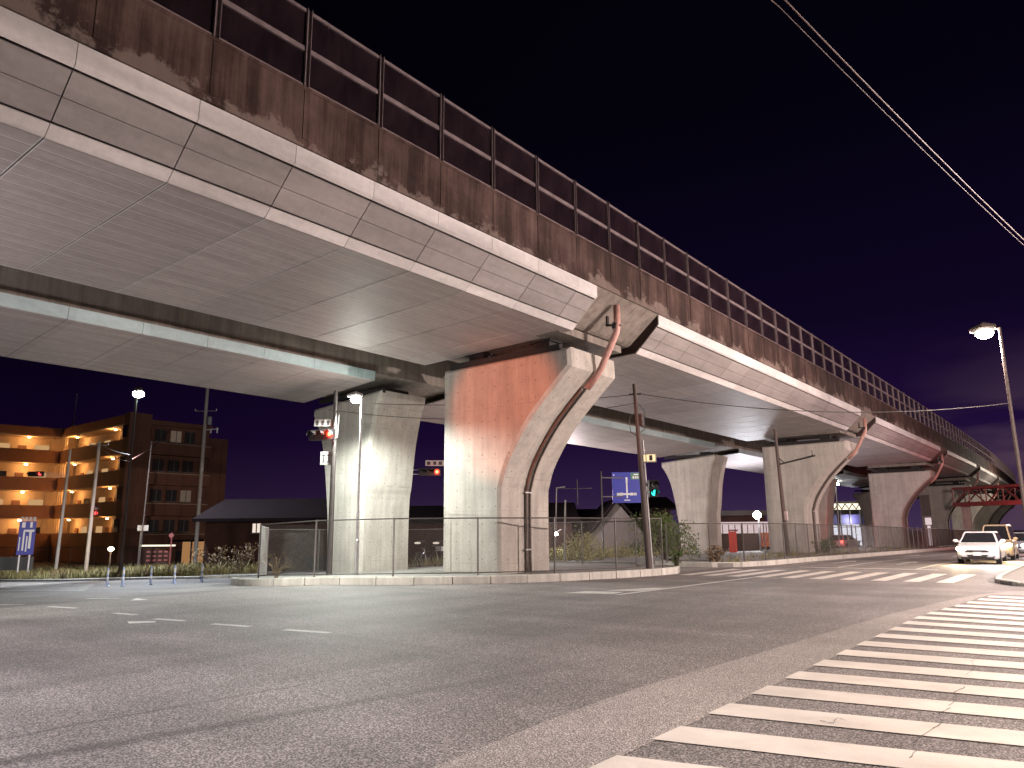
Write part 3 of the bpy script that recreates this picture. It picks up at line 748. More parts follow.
def utility_pole(label, s, v, h, r, mat, name='utility_pole', zoff=0, lean=(0, 0)):
    b = W(s, v, gz(s, v)+zoff); t = thing(name, label, 'pole', b); m = MB(); m.tube([b, b+Vector((lean[0], lean[1], h))], [r, r*.72], 12); build('shaft', m, mat, t, smooth=False)
    return t, b
def insulators(t, p, along, n=3, w=.9):
    a = Vector(along).normalized(); m = MB(); m.bar(p-a*w, p+a*w, .07)
    build('cross_arm', m, 'steel', t); k = MB()
    for i in range(n): q = p+a*w*(2*i/(n-1)-1); k.tube([q+Vector((0, 0, .03)), q+Vector((0, 0, .2))], [.05, .03], 8)
    build('insulator', k, 'white', t)
def signal(label, p, facing, side, lit='red', vertical=False, sc=1.0, name='traffic_signal', bracket=None, plate=False):
    # p: centre of the housing; facing: unit vector towards the viewer of the lenses; side: direction of the row
    t = thing(name, label, 'traffic signal', p); n = Vector(facing).normalized(); a = Vector(side).normalized(); up = Vector((0, 0, 1)); fr = Matrix((a, up, n)).transposed()
    ax = up if vertical else a; L = (1.2 if not vertical else .8)*sc; cnt = 3 if not vertical else 2
    m = MB(); 
    m.box(p, (L, .42*sc, .2*sc) if not vertical else (.42*sc, L, .22*sc), m=fr)
    build('housing', m, 'black', t)
    vz = MB()
    for i in range(cnt):
        k = (i-(cnt-1)/2)*L/cnt; c = p+ax*k*.98+n*.1*sc; on = (i == (cnt-1 if (lit == 'red' and not vertical) else (1 if lit == 'red' else 0)))
        d = MB(); d.disc(c, n, .14*sc, .02)
        build('lens', d, ({'red': 'red_light', 'green': 'green_light', 'dim': 'red_dim'}[lit] if on else 'lens_off'), t)
        if on and lit == 'red' and not vertical:
            e = MB(); e.disc(c+n*.022, n, .07*sc, .01); build('filament', e, 'red_core', t)
        for j in range(9):
            g0 = R(-10+200*j/9); g1 = R(-10+200*(j+1)/9); q = lambda g, dd: c+(a*math.cos(g)+up*math.sin(g))*.155*sc+n*dd*sc
            vz.add([q(g0, 0), q(g1, 0), q(g1, .24), q(g0, .24)], [(0, 1, 2, 3)])
    build('visor', vz, 'black', t)
    if bracket is not None:
        b = MB(); 
        for dz in (.12, -.12): b.bar(p+up*dz*sc-n*.05, Vector(bracket)+up*dz*sc, .045*sc)
        build('bracket', b, 'steel', t)
    return t
towards = lambda p: (Vector((0, 0, 1.6))-Vector(p)).normalized()
# pole with red signal, left of the lit pier
sp_s, sp_v = 17.75, 22.6
t, b = utility_pole('dark slim signal pole before the left edge of the white lit pier', sp_s, sp_v, 6.85, .11, 'steel_dark', 'signal_pole', IS)
m = MB(); m.tube([b+Vector((0, 0, 6.1)), b+Vector((.35, -.1, 5.9)), b+Vector((.3, -.1, 5.0)), b+Vector((.02, 0, 4.9))], .018, 6); build('wire_loop', m, 'cable', t)
dv = Vector((-.94, -.34, 0)); p = b+Vector((-.36, -.15, 5.17))
signal('red traffic signal on the slim pole beside the white lit pier', p+dv*.1, (.30, -.95, 0), (.95, .30, 0), 'red', sc=.95, bracket=b+Vector((0, 0, 5.2)))
lamp_light('signal_and_added_glow', p+Vector((.25, -.3, .05)), 30, (1, .1, .04), .1)
def plate(name, label, c, n, w, h, mat, strokes, smat='black', cat='sign', seed=1, back='steel_dark'):
    n = Vector(n).normalized(); a = Vector((0, 0, 1)).cross(n).normalized(); up = Vector((0, 0, 1)); fr = Matrix((a, up, n)).transposed(); c = Vector(c)
    t = thing(name, label, cat, c); m = MB(); m.box(c, (w, h, .03), m=fr); build('panel', m, mat, t)
    if strokes:
        k = MB()
        for (x, y, ww, hh, rot) in strokes: k.box(c+a*x*w+up*y*h+n*.0185, (ww*w, hh*h, .006), m=fr @ Matrix.Rotation(R(rot), 3, 'Z'))
        build('lettering', k, smat, t)
    return t, a, up, n
rows = []
for i in range(4): rows += [(-.36+.24*i, 0, .10, .75, 0), (-.36+.24*i, .1, .17, .16, 0)]
plate('name_plate', 'row of small plates over the red signal beside the lit pier', b+Vector((-.33, -.18, 5.62)), (.62, -.78, 0), -0+.85, .26, 'plate', rows, 'black')
plate('small_sign', 'small white plate hanging below the red signal by the lit pier', b+Vector((-.30, -.12, 4.28)), (.62, -.78, 0), -0+.42, .5, 'plate', [(-.2, .2, .28, .07, 0), (-.2, 0, .07, .6, 0), (.22, .22, .26, .07, 0), (.22, 0, .07, .6, 0), (.22, -.28, .26, .07, 0), (-.2, -.28, .2, .07, 20)], 'black')

# dark pole between the piers with pedestrian signal
tc, bc = utility_pole('dark utility pole between the nearest pier and the blue sign', *at_ground(649, 569.6, IS)[:2], 6.95, .105, 'wood_pole', zoff=IS, lean=(-.20, -.16))
LN = lambda z: bc+Vector((-.20*z/6.95, -.16*z/6.95, z))

o_ = lambda z, dx: LN(z)+Vector((dx, dx*.4, 0))
m = MB(); m.tube([o_(5.9, 0), o_(5.6, -.28), o_(5.1, -.26), o_(4.9, 0)], .015, 6); build('wire_loop', m, 'cable', tc)
m = MB(); m.tube([o_(6.3, 0), o_(5.9, .28), o_(5.2, .25), o_(5.0, 0)], .015, 6); build('wire_loop', m, 'cable', tc)
m = MB(); m.box(o_(5.55, .14), (.15, .16, .45)); build('junction_box', m, 'steel_dark', tc)
m = MB(); m.bar(o_(6.55, -.22), o_(6.55, .22), .06); build('cross_arm', m, 'steel_dark', tc)
tg, bg = utility_pole('thin galvanised post standing right behind the dark pole', *at_ground(652.5, 569.2, IS)[:2], 4.8, .045, 'steel', 'sign_post', IS, lean=(-.12, -.1))
_dp = math.hypot(bg.x, bg.y); pg = W(*at_dist(653, 488.5, _dp)); n_ = towards(pg); sd = Vector((0, 0, 1)).cross(n_)
signal('green pedestrian signal on the post right of the blue sign', pg, n_+sd*.5, sd, 'green', True, .8, 'pedestrian_signal', W(*at_dist(646.5, 488.5, _dp+.1)))
ps = MB(); c0 = W(*at_dist(649.5, 458, _dp)); t = thing('signal_box', 'warm lit box on the post above the green signal', 'signal box', c0)
fr = Matrix((sd, Vector((0, 0, 1)), n_)).transposed(); ps.box(c0, (.52, .34, .2), m=fr); build('housing', ps, 'steel', t)
ps = MB(); ps.box(c0+n_*.105, (.44, .26, .01), m=fr); build('lens', ps, emis('box_glow', (1, .72, .4), 1.3), t)
ps = MB(); ps.box(c0+n_*.112+sd*.05, (.12, .2, .01), m=fr); ps.box(c0+n_*.112-sd*.13, (.03, .26, .01), m=fr); build('marking', ps, 'steel_dark', t)
# dark pole with the side arm in front of second pier
td, bd = utility_pole('dark leaning pole with long side arm before the second pier', 42.3, 14.15, 7.05, .12, 'wood_pole', zoff=.2, lean=(-.12, -.2))
m = MB(); a0 = bd+Vector((-.06, -.1, 5.05)); d = Vector((.72, -.55, 0.05)).normalized(); m.tube([a0, a0+d*3.2], .05, 8); m.tube([a0+Vector((0, 0, .35)), a0+d*.5], .03, 6); m.tube([a0+d*3.0, a0+d*3.0+Vector((0, 0, .3))], .03, 6); build('side_arm', m, 'steel_dark', td)
m = MB(); m.box(bd+Vector((.1, -.1, 2.2)), (.14, .16, .5)); build('meter_box', m, 'steel', td)

# cables
def cable(label, pts, r, sag, mat='cable', n=24):
    P = []
    for a, b in zip(pts[:-1], pts[1:]):
        a, b = Vector(a), Vector(b)
        for i in range(n): t = i/n; P.append(a.lerp(b, t)-Vector((0, 0, sag*4*t*(1-t))))
    P.append(Vector(pts[-1])); m = MB(); m.tube(P, r, 6); solo('cable', m, mat, label, 'cable')
sA = W(sp_s, sp_v, 6.55)
cable('thin cable from the signal pole passing behind the nearest pier', [sA, LN(6.55)], .014, .25)
lampR = W(RS, RV, EYE+math.hypot(RS, RV)/math.hypot(*_ray(1011, 403)[:2])*_ray(1011, 403)[2])
cable('black cable crossing the road from the dark pole to the right street lamp', [LN(6.6), lampR], .016, .55)
cable('second lower cable leaving the dark pole behind the nearest pier', [W(18.9, 24.5, 6.6), LN(6.2)], .013, .5)
o1 = at_dist(785, 0, 9.2); o2 = at_dist(1024, 240, 18.5)
dd = [(o2[i]-o1[i]) for i in range(3)]
pA = [o1[i]-dd[i]*.9 for i in range(3)]; pB = [o2[i]+dd[i]*1.6 for i in range(3)]; pA[2] = o1[2]+.2; pB[2] = o2[2]+.2
cable('brown overhead cable slanting across the upper right sky', [W(*pA), W(*o1), W(*o2), W(*pB)], .011, .06, 'cable_red')
cable('thinner brown overhead cable just below the slanting one', [W(pA[0], pA[1]+.12, pA[2]-.1), W(o1[0], o1[1]+.08, o1[2]-.06), W(o2[0], o2[1]+.05, o2[2]-.06), W(*pB)], .006, .06, 'cable_red')

# blue direction sign in the centre
bs = at_dist(626.5, 487.5, 46.0); pc = at_dist(601.5, 487, 45.6)
cs = W(*bs); nn = (towards(cs)+Vector((.25, -.1, 0))).normalized(); nn.z = 0
t, a, up, nn = plate('direction_sign', 'blue direction sign with white cross arrows behind the nearest pier', cs, nn, 1.72, 1.85, 'blue_sign', None); a = a*.88; up = up*.95
k = MB(); fr = Matrix((a, up, nn)).transposed()
def sb(x, y, w, h, rot=0, dz=.0185): k.box(cs+a*x+up*y+nn*dz, (w, h, .006), m=fr @ Matrix.Rotation(R(rot), 3, 'Z'))
sb(.02, -.1, .09, 1.15); sb(.02, .48, .13, .34); sb(0, -.42, 1.35, .10); sb(-.58, -.42, .2, .16); sb(.58, -.42, .2, .16); sb(-.35, -.42, .2, .17); sb(.33, -.42, .2, .17); sb(.02, -.8, .4, .06); sb(-.86, .8, .08, .08)
build('arrow_marking', k, 'white', t)
k = MB(); sb(.62, .72, .62, .42, 0, .02); build('route_panel', k, 'green_sign', t)
k = MB(); sb(.5, .64, .1, .16, 0, .026); sb(.66, .64, .1, .14, 0, .026); sb(.8, .64, .08, .14, 0, .026); sb(.68, .82, .3, .08, 0, .026); build('route_lettering', k, 'white', t)
t, bb = utility_pole('thin grey sign gantry pole holding the blue sign arms', pc[0], pc[1], 1.6+(487-520)/-1*0+3.6-gz(pc[0], pc[1]), .06, 'steel_dark', 'sign_pole')
m = MB(); q = W(*pc); m.bar(Vector((q.x, q.y, cs.z+.6)), cs+up*.6-nn*.05, .07); m.bar(Vector((q.x, q.y, cs.z-.55)), cs-up*.55-nn*.05, .06); build('sign_arm', m, 'steel_dark', t)

# ------------------------------------------------------------------ far-left street furniture
for i, (px, py) in enumerate(((122.5, 586), (106.9, 586), (150.3, 584.6), (174, 584), (201.5, 582.2))):
    g_ = at_ground(px, py); b = W(*g_)
    if i == 0:
        post0 = thing('bollard', '', 'bollard', b, 'slim marker posts along the verge kerb')
        m = MB(); m.tube([(0, 0, 0), (0, 0, .03), (0, 0, .035), (0, 0, .72), (0, 0, .76)], [.1, .1, .045, .042, .02], 12); build('post', m, plain('bollard_blue', (.34, .42, .66), .5, 0, .1), post0, local=True)
        m = MB(); m.tube([(0, 0, .48), (0, 0, .66)], .047, 12); m.tube([(0, 0, .25), (0, 0, .36)], .047, 12); build('reflector', m, 'white', post0, local=True); o = post0
    else: o = copy_tree(post0)
    o.location = b
    o['label'] = ['slim pale marker post just right of the tall lamp pole foot', 'leftmost slim pale marker post by the verge kerb', 'slim marker post midway between the lamp pole and the concrete pole', 'slim marker post just left of the concrete pole', 'slim marker post just right of the thick concrete pole'][i]
g_ = at_ground(194.4, 569); tP, bP = utility_pole('thick pale concrete utility pole with transformer on the grass verge', g_[0], g_[1], zat(g_[0], g_[1], 372, 208)-gz(g_[0], g_[1]), .19, 'conc_pole')
hh = lambda y: (lambda d: 1.6+math.hypot(g_[0], g_[1])/math.hypot(d[0], d[1])*d[2])(_ray(205, y))-bP.z
ins = Vector((.8, .6, 0))
insulators(tP, bP+Vector((0, 0, hh(411))), ins, 3, 1.0)
m = MB(); q = bP+Vector((.34, .25, hh(421))); m.tube([q-Vector((0, 0, .38)), q+Vector((0, 0, .38))], .22, 12); build('transformer', m, 'steel', tP)
m = MB(); q = bP+Vector((0, 0, hh(430))); m.bar(q, q+ins*1.3+Vector((0, 0, .1)), .06); m.tube([q+ins*.6-Vector((0, 0, .3)), q+ins*.6], .07, 8); m.tube([q+ins*1.2-Vector((0, 0, .3)), q+ins*1.2+Vector((0, 0, .2))], .07, 8); build('switch_gear', m, 'white', tP)
m = MB()
for y in (445, 470, 500): m.tube([bP+Vector((0, 0, hh(y)-.06)), bP+Vector((0, 0, hh(y)+.06))], .2, 12)
build('band', m, 'steel', tP)
g_ = at_ground(85, 577); tQ, bQ = utility_pole('pale concrete pole with pedestrian signal left of the tall lamp', g_[0], g_[1], zat(g_[0], g_[1], 442, 98)-gz(g_[0], g_[1]), .15, 'conc_pole', 'signal_pole', lean=(.16, 0)); HQ = zat(g_[0], g_[1], 442, 98)-gz(g_[0], g_[1])
insulators(tQ, bQ+Vector((.14, 0, HQ-.25)), (.75, .66, 0), 3, .7)
hz = zat(g_[0], g_[1], 511, 100)-bQ.z; pq = bQ+Vector((.55, .1, hz)); signal('red pedestrian signal on the pale pole before the apartment', pq, towards(pq), (1, 0, 0), 'dim', True, .9, 'pedestrian_signal', bQ+Vector((.1, 0, hz)))
lamp_light('signal_and_added_glow', pq+towards(pq)*.4, 14, (1, .1, .1), .1)
g_ = at_ground(47, 577); tR, bR = utility_pole('dim stained utility pole before the lit apartment balconies', g_[0]+1, g_[1]+1.2, zat(g_[0]+1, g_[1]+1.2, 449, 57)-gz(g_[0], g_[1]), .13, 'conc_pole', lean=(.35, 0))
pr = W(*at_dist(36, 474, math.hypot(g_[0], g_[1]))); signal('dark traffic signal seen side on before the lit balconies', pr, (.4, -.6, 0), (-.75, -.66, 0), 'dim', False, .9, bracket=Vector((bR.x+.3, bR.y, pr.z)))
lq = bQ+Vector((.14, 0, HQ-.15)); lq2 = W(lb[0], lb[1], zat(lb[0], lb[1], 455, 131))
cable('pale cable from the pale pole to the tall lamp', [lq, lq2], .025, .12, 'steel'); cable('second pale cable from the pale pole to the tall lamp', [lq-Vector((0, 0, .2)), lq2-Vector((0, 0, .4))], .022, .2, 'steel')
cable('service cable rising from the tall lamp to the apartment wall', [lq2-Vector((0, 0, .3)), W(*at_dist(171, 429, 88))], .04, .3, 'cable_red')
g_ = at_ground(122, 578); t, bb = utility_pole('thin rusty post right behind the tall street lamp', g_[0]+2.4, g_[1]+2.9, zat(g_[0]+2.4, g_[1]+2.9, 440, 138)-gz(g_[0], g_[1]), .05, 'wood_pole', 'sign_post', lean=(.3, 0))
# tall blue lane sign, left edge
cb = W(*at_dist(26.5, 538, 41)); n_ = (towards(cb)+Vector((.55, .1, 0))).normalized(); n_.z = 0
t, a, up, nn = plate('lane_sign', 'tall blue lane sign with white arrows at the left edge', cb, n_, .66, 1.5, 'blue_sign', None); a = a*.66; up = up*.86
fr = Matrix((a, up, nn)).transposed(); k = MB(); cs = cb
sb(-.25, .68, .2, .28); sb(.2, .68, .14, .28); sb(.1, .38, .62, .1); sb(-.18, -.15, .1, 1.0); sb(.2, -.1, .14, .9); sb(.02, -.3, .08, .8); sb(-.4, -.3, .06, .7); sb(.2, .36, .3, .1)
build('arrow_marking', k, 'white', t)
k = MB(); 
for i in range(4): sb(-.36+.24*i, 1.0, .17, .2, 0, 0)
build('top_plate', k, 'fence_pale', t)
m = MB(); gz_ = gz(-0, 40)
for dx in (-.3, .3): m.bar(cb+a*dx-nn*.04-up*.8, cb+a*dx-nn*.04-up*1.75, .06)
build('post', m, 'white', t)
m = MB(); wl = W(*at_dist(10, 557, 43)); m.box(wl-Vector((0, 0, .3)), (2.2, .2, .6), rz=R(35)); solo('low_wall', m, 'plate', 'white low wall below the tall blue lane sign', 'wall')

# ------------------------------------------------------------------ apartment block
def cam_pt(px, depth, z):                 # point on a sight column at an optical depth
    d = _ray(px, 532); h = depth/float(np.dot(d, CF)); return W(d[0]*h, d[1]*h, z)
apt = thing('apartment_block', 'brown tiled apartment block with warm lit open corridors on each floor', 'apartment block', cam_pt(60, 85, -1.4))
K = cam_pt(51.5, 87, 0); B2 = cam_pt(121, 76, 0); A2 = cam_pt(-60, 80, 0); C2 = cam_pt(195, 82, 0)
FZ = [.45+3.22*i for i in range(4)]; ROOF = 13.35
def frame(o, p):                          # x along the facade from o to p, y into the building
    d = (p-o); L = d.length; d.normalize(); y = Vector((-d.y, d.x, 0))
    if y.dot(o-Vector((0, 0, 0))) < 0: y = -y
    return Matrix((( d.x, y.x, 0, o.x), (d.y, y.y, 0, o.y), (0, 0, 1, 0), (0, 0, 0, 1))), L
wall, par, slabm, winl, door, lampm, dark = MB(), MB(), MB(), MB(), MB(), MB(), MB()
lamps = []
for (o, p, side) in ((A2, K, 'A'), (K, B2, 'B')):
    T, L = frame(o, p)
    for m in (wall, par, slabm, winl, door, lampm, dark): m.xf = T
    wall.box((L/2+(1.5 if side == 'A' else -1.5), 2.0, 6), (L+3, .3, 15)); 
    par.box((L/2, 0, ROOF+.45), (L, .25, .95)); slabm.box((L/2, .9, ROOF-.08), (L, 2.0, .2)); par.box((L/2, .1, -.4), (L, .3, 1.6))
    for i, z in enumerate(FZ):
        par.box((L/2, 0, z+.75), (L+(.0), .18, 1.5)); slabm.box((L/2, .95, z+.05), (L, 1.75, .2))
        x = L-1.6
        n = 0
        while x > .6:
            q = MB(T)
            if n % 2 == 0: q.box((x, 1.82, z+1.75), (1.5, .06, .95)); build('window', q, 'win_warm' if (n*7+i*3) % 5 else 'glass', apt)
            else: q.box((x, 1.8, z+1.1), (.85, .08, 2.0)); build('door', q, 'brick_dark', apt)
            if n % 3 == 1: q = MB(T); q.box((x+.75, 1.55, z+.5), (.7, .3, .62)); build('air_conditioner', q, 'plate', apt)
            x -= 2.0; n += 1
        k = L-3.2 if side == 'A' else 2.4
        q = MB(T); q.sphere((k, .85, z+3.0), .13, (1.4, 1.4, .6)); build('corridor_lamp', q, 'lamp_warm', apt); lamps.append(T @ Vector((k, .55, z+2.6)))
        if side == 'B':
            q = MB(T); q.sphere((L-5.5, .85, z+3.0), .1, (1.4, 1.4, .6)); build('corridor_lamp', q, 'lamp_warm', apt); lamps.append(T @ Vector((L-5.5, .55, z+2.6)))
        for xx in ((.5, 1.1, 1.7, 4.4, 4.8) if side == 'B' else (L-.5, L-1.1)):
            slabm.box((xx, .05, z+2.3), (.08, .08, 1.7))
    if side == 'B':
        dark.box((L-2.0, 1.6, 6), (.9, .5, 13))
        C4 = MB(T); C4.box((L+.1, .7, 6.6), (1.2, 2.3, 15.4))
        for z in FZ: dark.box((L+.2, -.62, z+2.2), (1.0, .06, 1.3))
T, L = frame(B2, C2)
for m in (wall, par, slabm, winl, door, lampm, dark): m.xf = T
C3 = MB(T); C3.box((L/2+.9, 2.2, 6.2), (L+.2, 4, 15.2)); C3.box((L+2.0, 5, 5.6), (3.6, 8, 14)); C3.box((L/2+.9, -.02, ROOF+.2), (L+.3, .6, .5))
for i, z in enumerate(FZ+[ -2.8]):
    C3.box((L/2+.9, -.25, z+.6), (L, 1.0, 1.2));  slabm.box((L/2+.9, -.12, z+1.27), (L+.1, .78, .08))
    for j, xx in enumerate((1.7, 3.3, 5.0, 6.6)):
        q = MB(T); q.box((xx, .16, z+2.15), (1.15, .12, 1.25)); wo = build('window', q, 'win_pale_dim' if (i*5+j*3) % 7 == 0 else 'pane_dark', apt)
        q = MB(T); q.box((xx, .08, z+2.15), (.06, .06, 1.25)); q.box((xx, .07, z+1.5), (1.3, .12, .07)); build('window_frame', q, 'plate', wo)
    C3.box((L+4.0, 5, z+.7), (.9, 5, 1.1))
    
build('wall', wall, 'cream', apt); build('balcony_wall', par, 'brick', apt); build('floor_slab', slabm, 'cream', apt); build('stair_tower', C4, 'brick_dark', apt); build('gable_wing', C3, 'brick_dark', apt); build('window', dark, 'glass', apt)
for q in lamps: lamp_light('corridor_light', q, 150, (1, .50, .17), .2)
mt = MB(); q = cam_pt(62, 90, 14); mt.tube([q, q+Vector((0, 0, 5.2))], .06, 6); 
for z in (3, 3.8, 4.6): mt.bar(q+Vector((-.6, 0, z)), q+Vector((.6, 0, z)), .04)
solo('antenna_mast', mt, 'steel', 'thin aerial mast on the apartment roof', 'antenna')
for i, (px, lbx) in enumerate(((61, 'small pale dish at the foot of the roof mast'), (81, 'small dish alone on the apartment roof'))):
    m = MB(); q = cam_pt(px, 87, 14.7); m.sphere(q, .5, (.9, .35, .9)); m.tube([q, q-Vector((0, 0, .9))], .06, 6); solo('satellite_dish', m, 'steel', lbx, 'satellite dish')

# ------------------------------------------------------------------ houses and shops behind
def house(label, px0, px1, depth, z0, ze, zr, wall_m, lit=(), deep=8, ridge_along=True, winm='win_pale', name='house', dark=3):
    o, p = cam_pt(px0, depth, 0), cam_pt(px1, depth, 0); T, L = frame(o, p); t = thing(name, label, 'house', T @ Vector((L/2, 0, z0)))
    w = MB(T); w.box((L/2, deep/2, (z0+ze)/2), (L, deep, ze-z0)); 
    rf = MB(T); e = .6
    if ridge_along:
        for sgn in (0, 1):
            y0, y1 = (-e, deep/2) if not sgn else (deep+e, deep/2)
            rf.hexa([(-e, y0, ze-.15), (L+e, y0, ze-.15), (L+e, y1, zr), (-e, y1, zr)], [(-e, y0, ze+.05), (L+e, y0, ze+.05), (L+e, y1, zr+.2), (-e, y1, zr+.2)])
    else:
        w.prism(([(0, 0, ze), (L, 0, ze), (L/2, 0, zr-.1)], [(0, deep, ze), (L, deep, ze), (L/2, deep, zr-.1)]), 0, 0)
        for sgn in (-1, 1):
            x0 = -e if sgn < 0 else L+e
            rf.hexa([(x0, -e, ze-.3), (L/2, -e, zr), (L/2, deep+e, zr), (x0, deep+e, ze-.3)], [(x0, -e, ze-.1), (L/2, -e, zr+.2), (L/2, deep+e, zr+.2), (x0, deep+e, ze-.1)])
    build('wall', w, wall_m, t); build('roof', rf, 'roof', t)
    for (fx, z, ww, hh_) in lit:
        m = MB(T); m.box((L*fx, -.05, z), (ww, .08, hh_)); wo = build('window', m, winm, t)
        f = MB(T); f.box((L*fx, -.1, z), (.06, .06, hh_)); f.box((L*fx, -.07, z-hh_/2-.05), (ww+.2, .16, .08)); build('window_frame', f, 'house_wall', wo)
    for i in range(dark):
        m = MB(T); m.box((L*(i+.6)/(dark+.2), -.04, z0+1.6), (1.3, .08, 1.2)); build('window', m, 'glass', t)
    return t, T, L
house('long dark house with one small lit window left of the white lit pier', 205, 345, 46, -2, 2.55, 3.8, 'house_dark', ((.37, 2.0, .5, .55),), 9, dark=3)
house('dark house between the two nearest piers', 398, 455, 48, -2, 2.4, 3.3, 'house_dark', (), 8, dark=1)
house('two storey dark house with dim blue windows right of the nearest pier', 540, 572, 60, -2.2, 2.6, 3.9, 'house_dark', (), 8, dark=2)
house('low dark roofed house behind the television aerial', 560, 596, 68, -2.2, 1.9, 3.6, 'house_dark', (), 9, dark=2)
house('pale gabled house below the blue sign', 590, 646, 58, -2.4, 1.2, 4.0, 'house_wall', (), 9, False, dark=2)
house('dark upstairs house right of the dark pole', 640, 672, 66, -2.2, 3.6, 4.6, 'house_dark', (), 9, dark=2)
m = MB(); q = cam_pt(578.5, 64, 3.9); m.tube([q, q+Vector((0, 0, 2.2))], .05, 6); m.bar(q+Vector((-1.2, -.5, 1.4)), q+Vector((1.2, .5, 1.4)), .06)
for k_ in (-.9, -.4, .1, .6): m.bar(q+Vector((k_, k_*.4-.4, 1.4)), q+Vector((k_, k_*.4+.4, 1.4)), .04)
solo('television_aerial', m, 'steel_dark', 'television aerial standing on a dark roof', 'aerial')
for i, (px, y0, y1, dp, lbx) in enumerate(((565.3, 500, 566, 40, 'thin silver post inside the fence right of nearest pier'), (556.5, 488, 545, 60, 'distant dim lamp post above the dark roof'))):
    a, b_ = W(*at_dist(px, y0, dp)), W(*at_dist(px-1, y1, dp)); m = MB(); m.tube([b_, a], .05, 8)
    if i: m.bar(a, a+Vector((.8, 0, .05)), .1)
    solo('lamp_post', m, 'fence', lbx, 'lamp post')
# bright yard lamp and glow behind first fence gap
t = thing('yard_lamp', 'small bright lamp on the dark house right of the nearest pier', 'lamp', W(*at_dist(556, 534, 52)))
m = MB(); m.sphere(wloc(t), .12, (1.2, 1, .9)); build('bulb', m, 'lamp_white', t); m = MB(); m.bar(wloc(t)+Vector((0, 0, .15)), wloc(t)+Vector((.1, .5, .3)), .06); build('arm', m, 'steel', t)
lamp_light('yard_light', wloc(t)+Vector((.2, -.6, -.2)), 900, (.95, 1, .9), .2)
for i, px in enumerate((417.5, 436)):
    t = thing('wall_lamp', ['small wall lamp on the left of the dark house between piers', 'small wall lamp on the right of the dark house between piers'][i], 'lamp', W(*at_dist(px, 543, 44)))
    m = MB(); m.sphere(wloc(t), .12, (2.0, 1, .5)); build('bulb', m, 'win_pale', t); m = MB(); m.bar(wloc(t)+Vector((0, 0, .1)), wloc(t)+Vector((0, .6, .1)), .05); build('arm', m, 'steel_dark', t)
ps_ = W(*at_dist(436.5, 472, 40)); n_ = towards(ps_); n_.z = 0; sd = Vector((0, 0, 1)).cross(n_)
signal('red traffic signal seen in the gap between the two nearest piers', ps_-sd*.35, n_, sd, 'red', False, .95, bracket=ps_-sd*3.2)
lamp_light('signal_and_added_glow', ps_+n_*.5, 12, (1, .1, .05), .1)
plate('name_plate', 'pale name plate over the red signal in the pier gap', ps_-sd*.1+Vector((0, 0, .47)), n_, 1.0, .3, 'fence_pale', [(-.32, 0, .18, .6, 0), (0, 0, .16, .6, 0), (.3, 0, .18, .6, 0)], 'black')
t, bb = utility_pole('signal pole mostly hidden behind the white lit pier', *[(-0)+x for x in (at_dist(404, 560, 40.5)[0], at_dist(404, 560, 40.5)[1])], 5.6, .1, 'steel', 'signal_pole')

# bicycle in the pier gap
def bicycle(label, loc, rz):
    t = thing('bicycle', label, 'bicycle', loc); t.rotation_euler = (0, 0, rz); sg = []
    for x in (-.52, .52):
        m = MB(); m.tube([(x+.33*math.cos(2*PI*i/20), 0, .34+.33*math.sin(2*PI*i/20)) for i in range(21)], .018, 6, False); w = build('wheel', m, 'rubber', t, local=True)
        s = MB()
        for i in range(8): s.bar((x, 0, .34), (x+.31*math.cos(PI*i/4), 0, .34+.31*math.sin(PI*i/4)), .006)
        build('spoke', s, 'chrome', w, local=True)
    m = MB(); m.tube([(-.52, 0, .34), (-.1, 0, .3), (.4, 0, .8), (-.2, 0, .72), (-.52, 0, .34)], .017, 6); m.tube([(-.1, 0, .3), (-.24, 0, .85)], .017, 6); m.tube([(.52, 0, .34), (.38, 0, .95)], .017, 6); build('frame', m, 'chrome', t, local=True)
    m = MB(); m.tube([(.3, -.28, 1.02), (.4, 0, .97), (.3, .28, 1.02)], .014, 6); build('handlebar', m, 'chrome', t, local=True)
    m = MB(); m.sphere((-.26, 0, .88), .12, (1.1, .6, .35)); build('saddle', m, 'black', t, local=True)
    m = MB(); m.box((.62, 0, .86), (.3, .34, .22)); build('basket', m, 'steel', t, local=True); return t
gb = at_ground(425.5, 568, IS); bicycle('bicycle with basket parked in the gap between the two nearest piers', W(gb[0]+2.5, gb[1]+2.3, gz(gb[0]+2.5, gb[1]+2.3)+IS), R(20))

# low lit shop, flood lamp, red sign post, striped barricade, right-hand shop
def boxhouse(name, label, cat, px0, px1, depth, z0, z1, mats, deep=6):
    o, p = cam_pt(px0, depth, 0), cam_pt(px1, depth, 0); T, L = frame(o, p); t = thing(name, label, cat, T @ Vector((L/2, 0, z0))); return t, T, L
t, T, L = boxhouse('low_shop', 'low shop with a lit pinkish canopy strip left of the flood light', 'shop', 712, 768, 78, -1.5, 3, None)
m = MB(T); m.box((L/2, 3.4, 1.0), (L, 6, 5.0)); build('wall', m, 'house_dark', t)
m = MB(T); m.box((L/2, 0, 1.75), (L, 1.0, .9)); m.box((L/2, .3, 2.35), (L, 1.4, .25)); build('canopy', m, 'shop_dim', t)
m = MB(T)
for i in range(9): m.box((L*(i+.5)/9, -.52, 1.75), (.08, .05, .9))
m.box((L/2, 0, 3.4), (L+.5, 1.2, .5)); build('frame', m, 'steel_dark', t)
fl = W(*at_dist(757, 515, 70)); t = thing('flood_lamp', 'dazzling white flood lamp left of the second pier', 'flood lamp', fl)
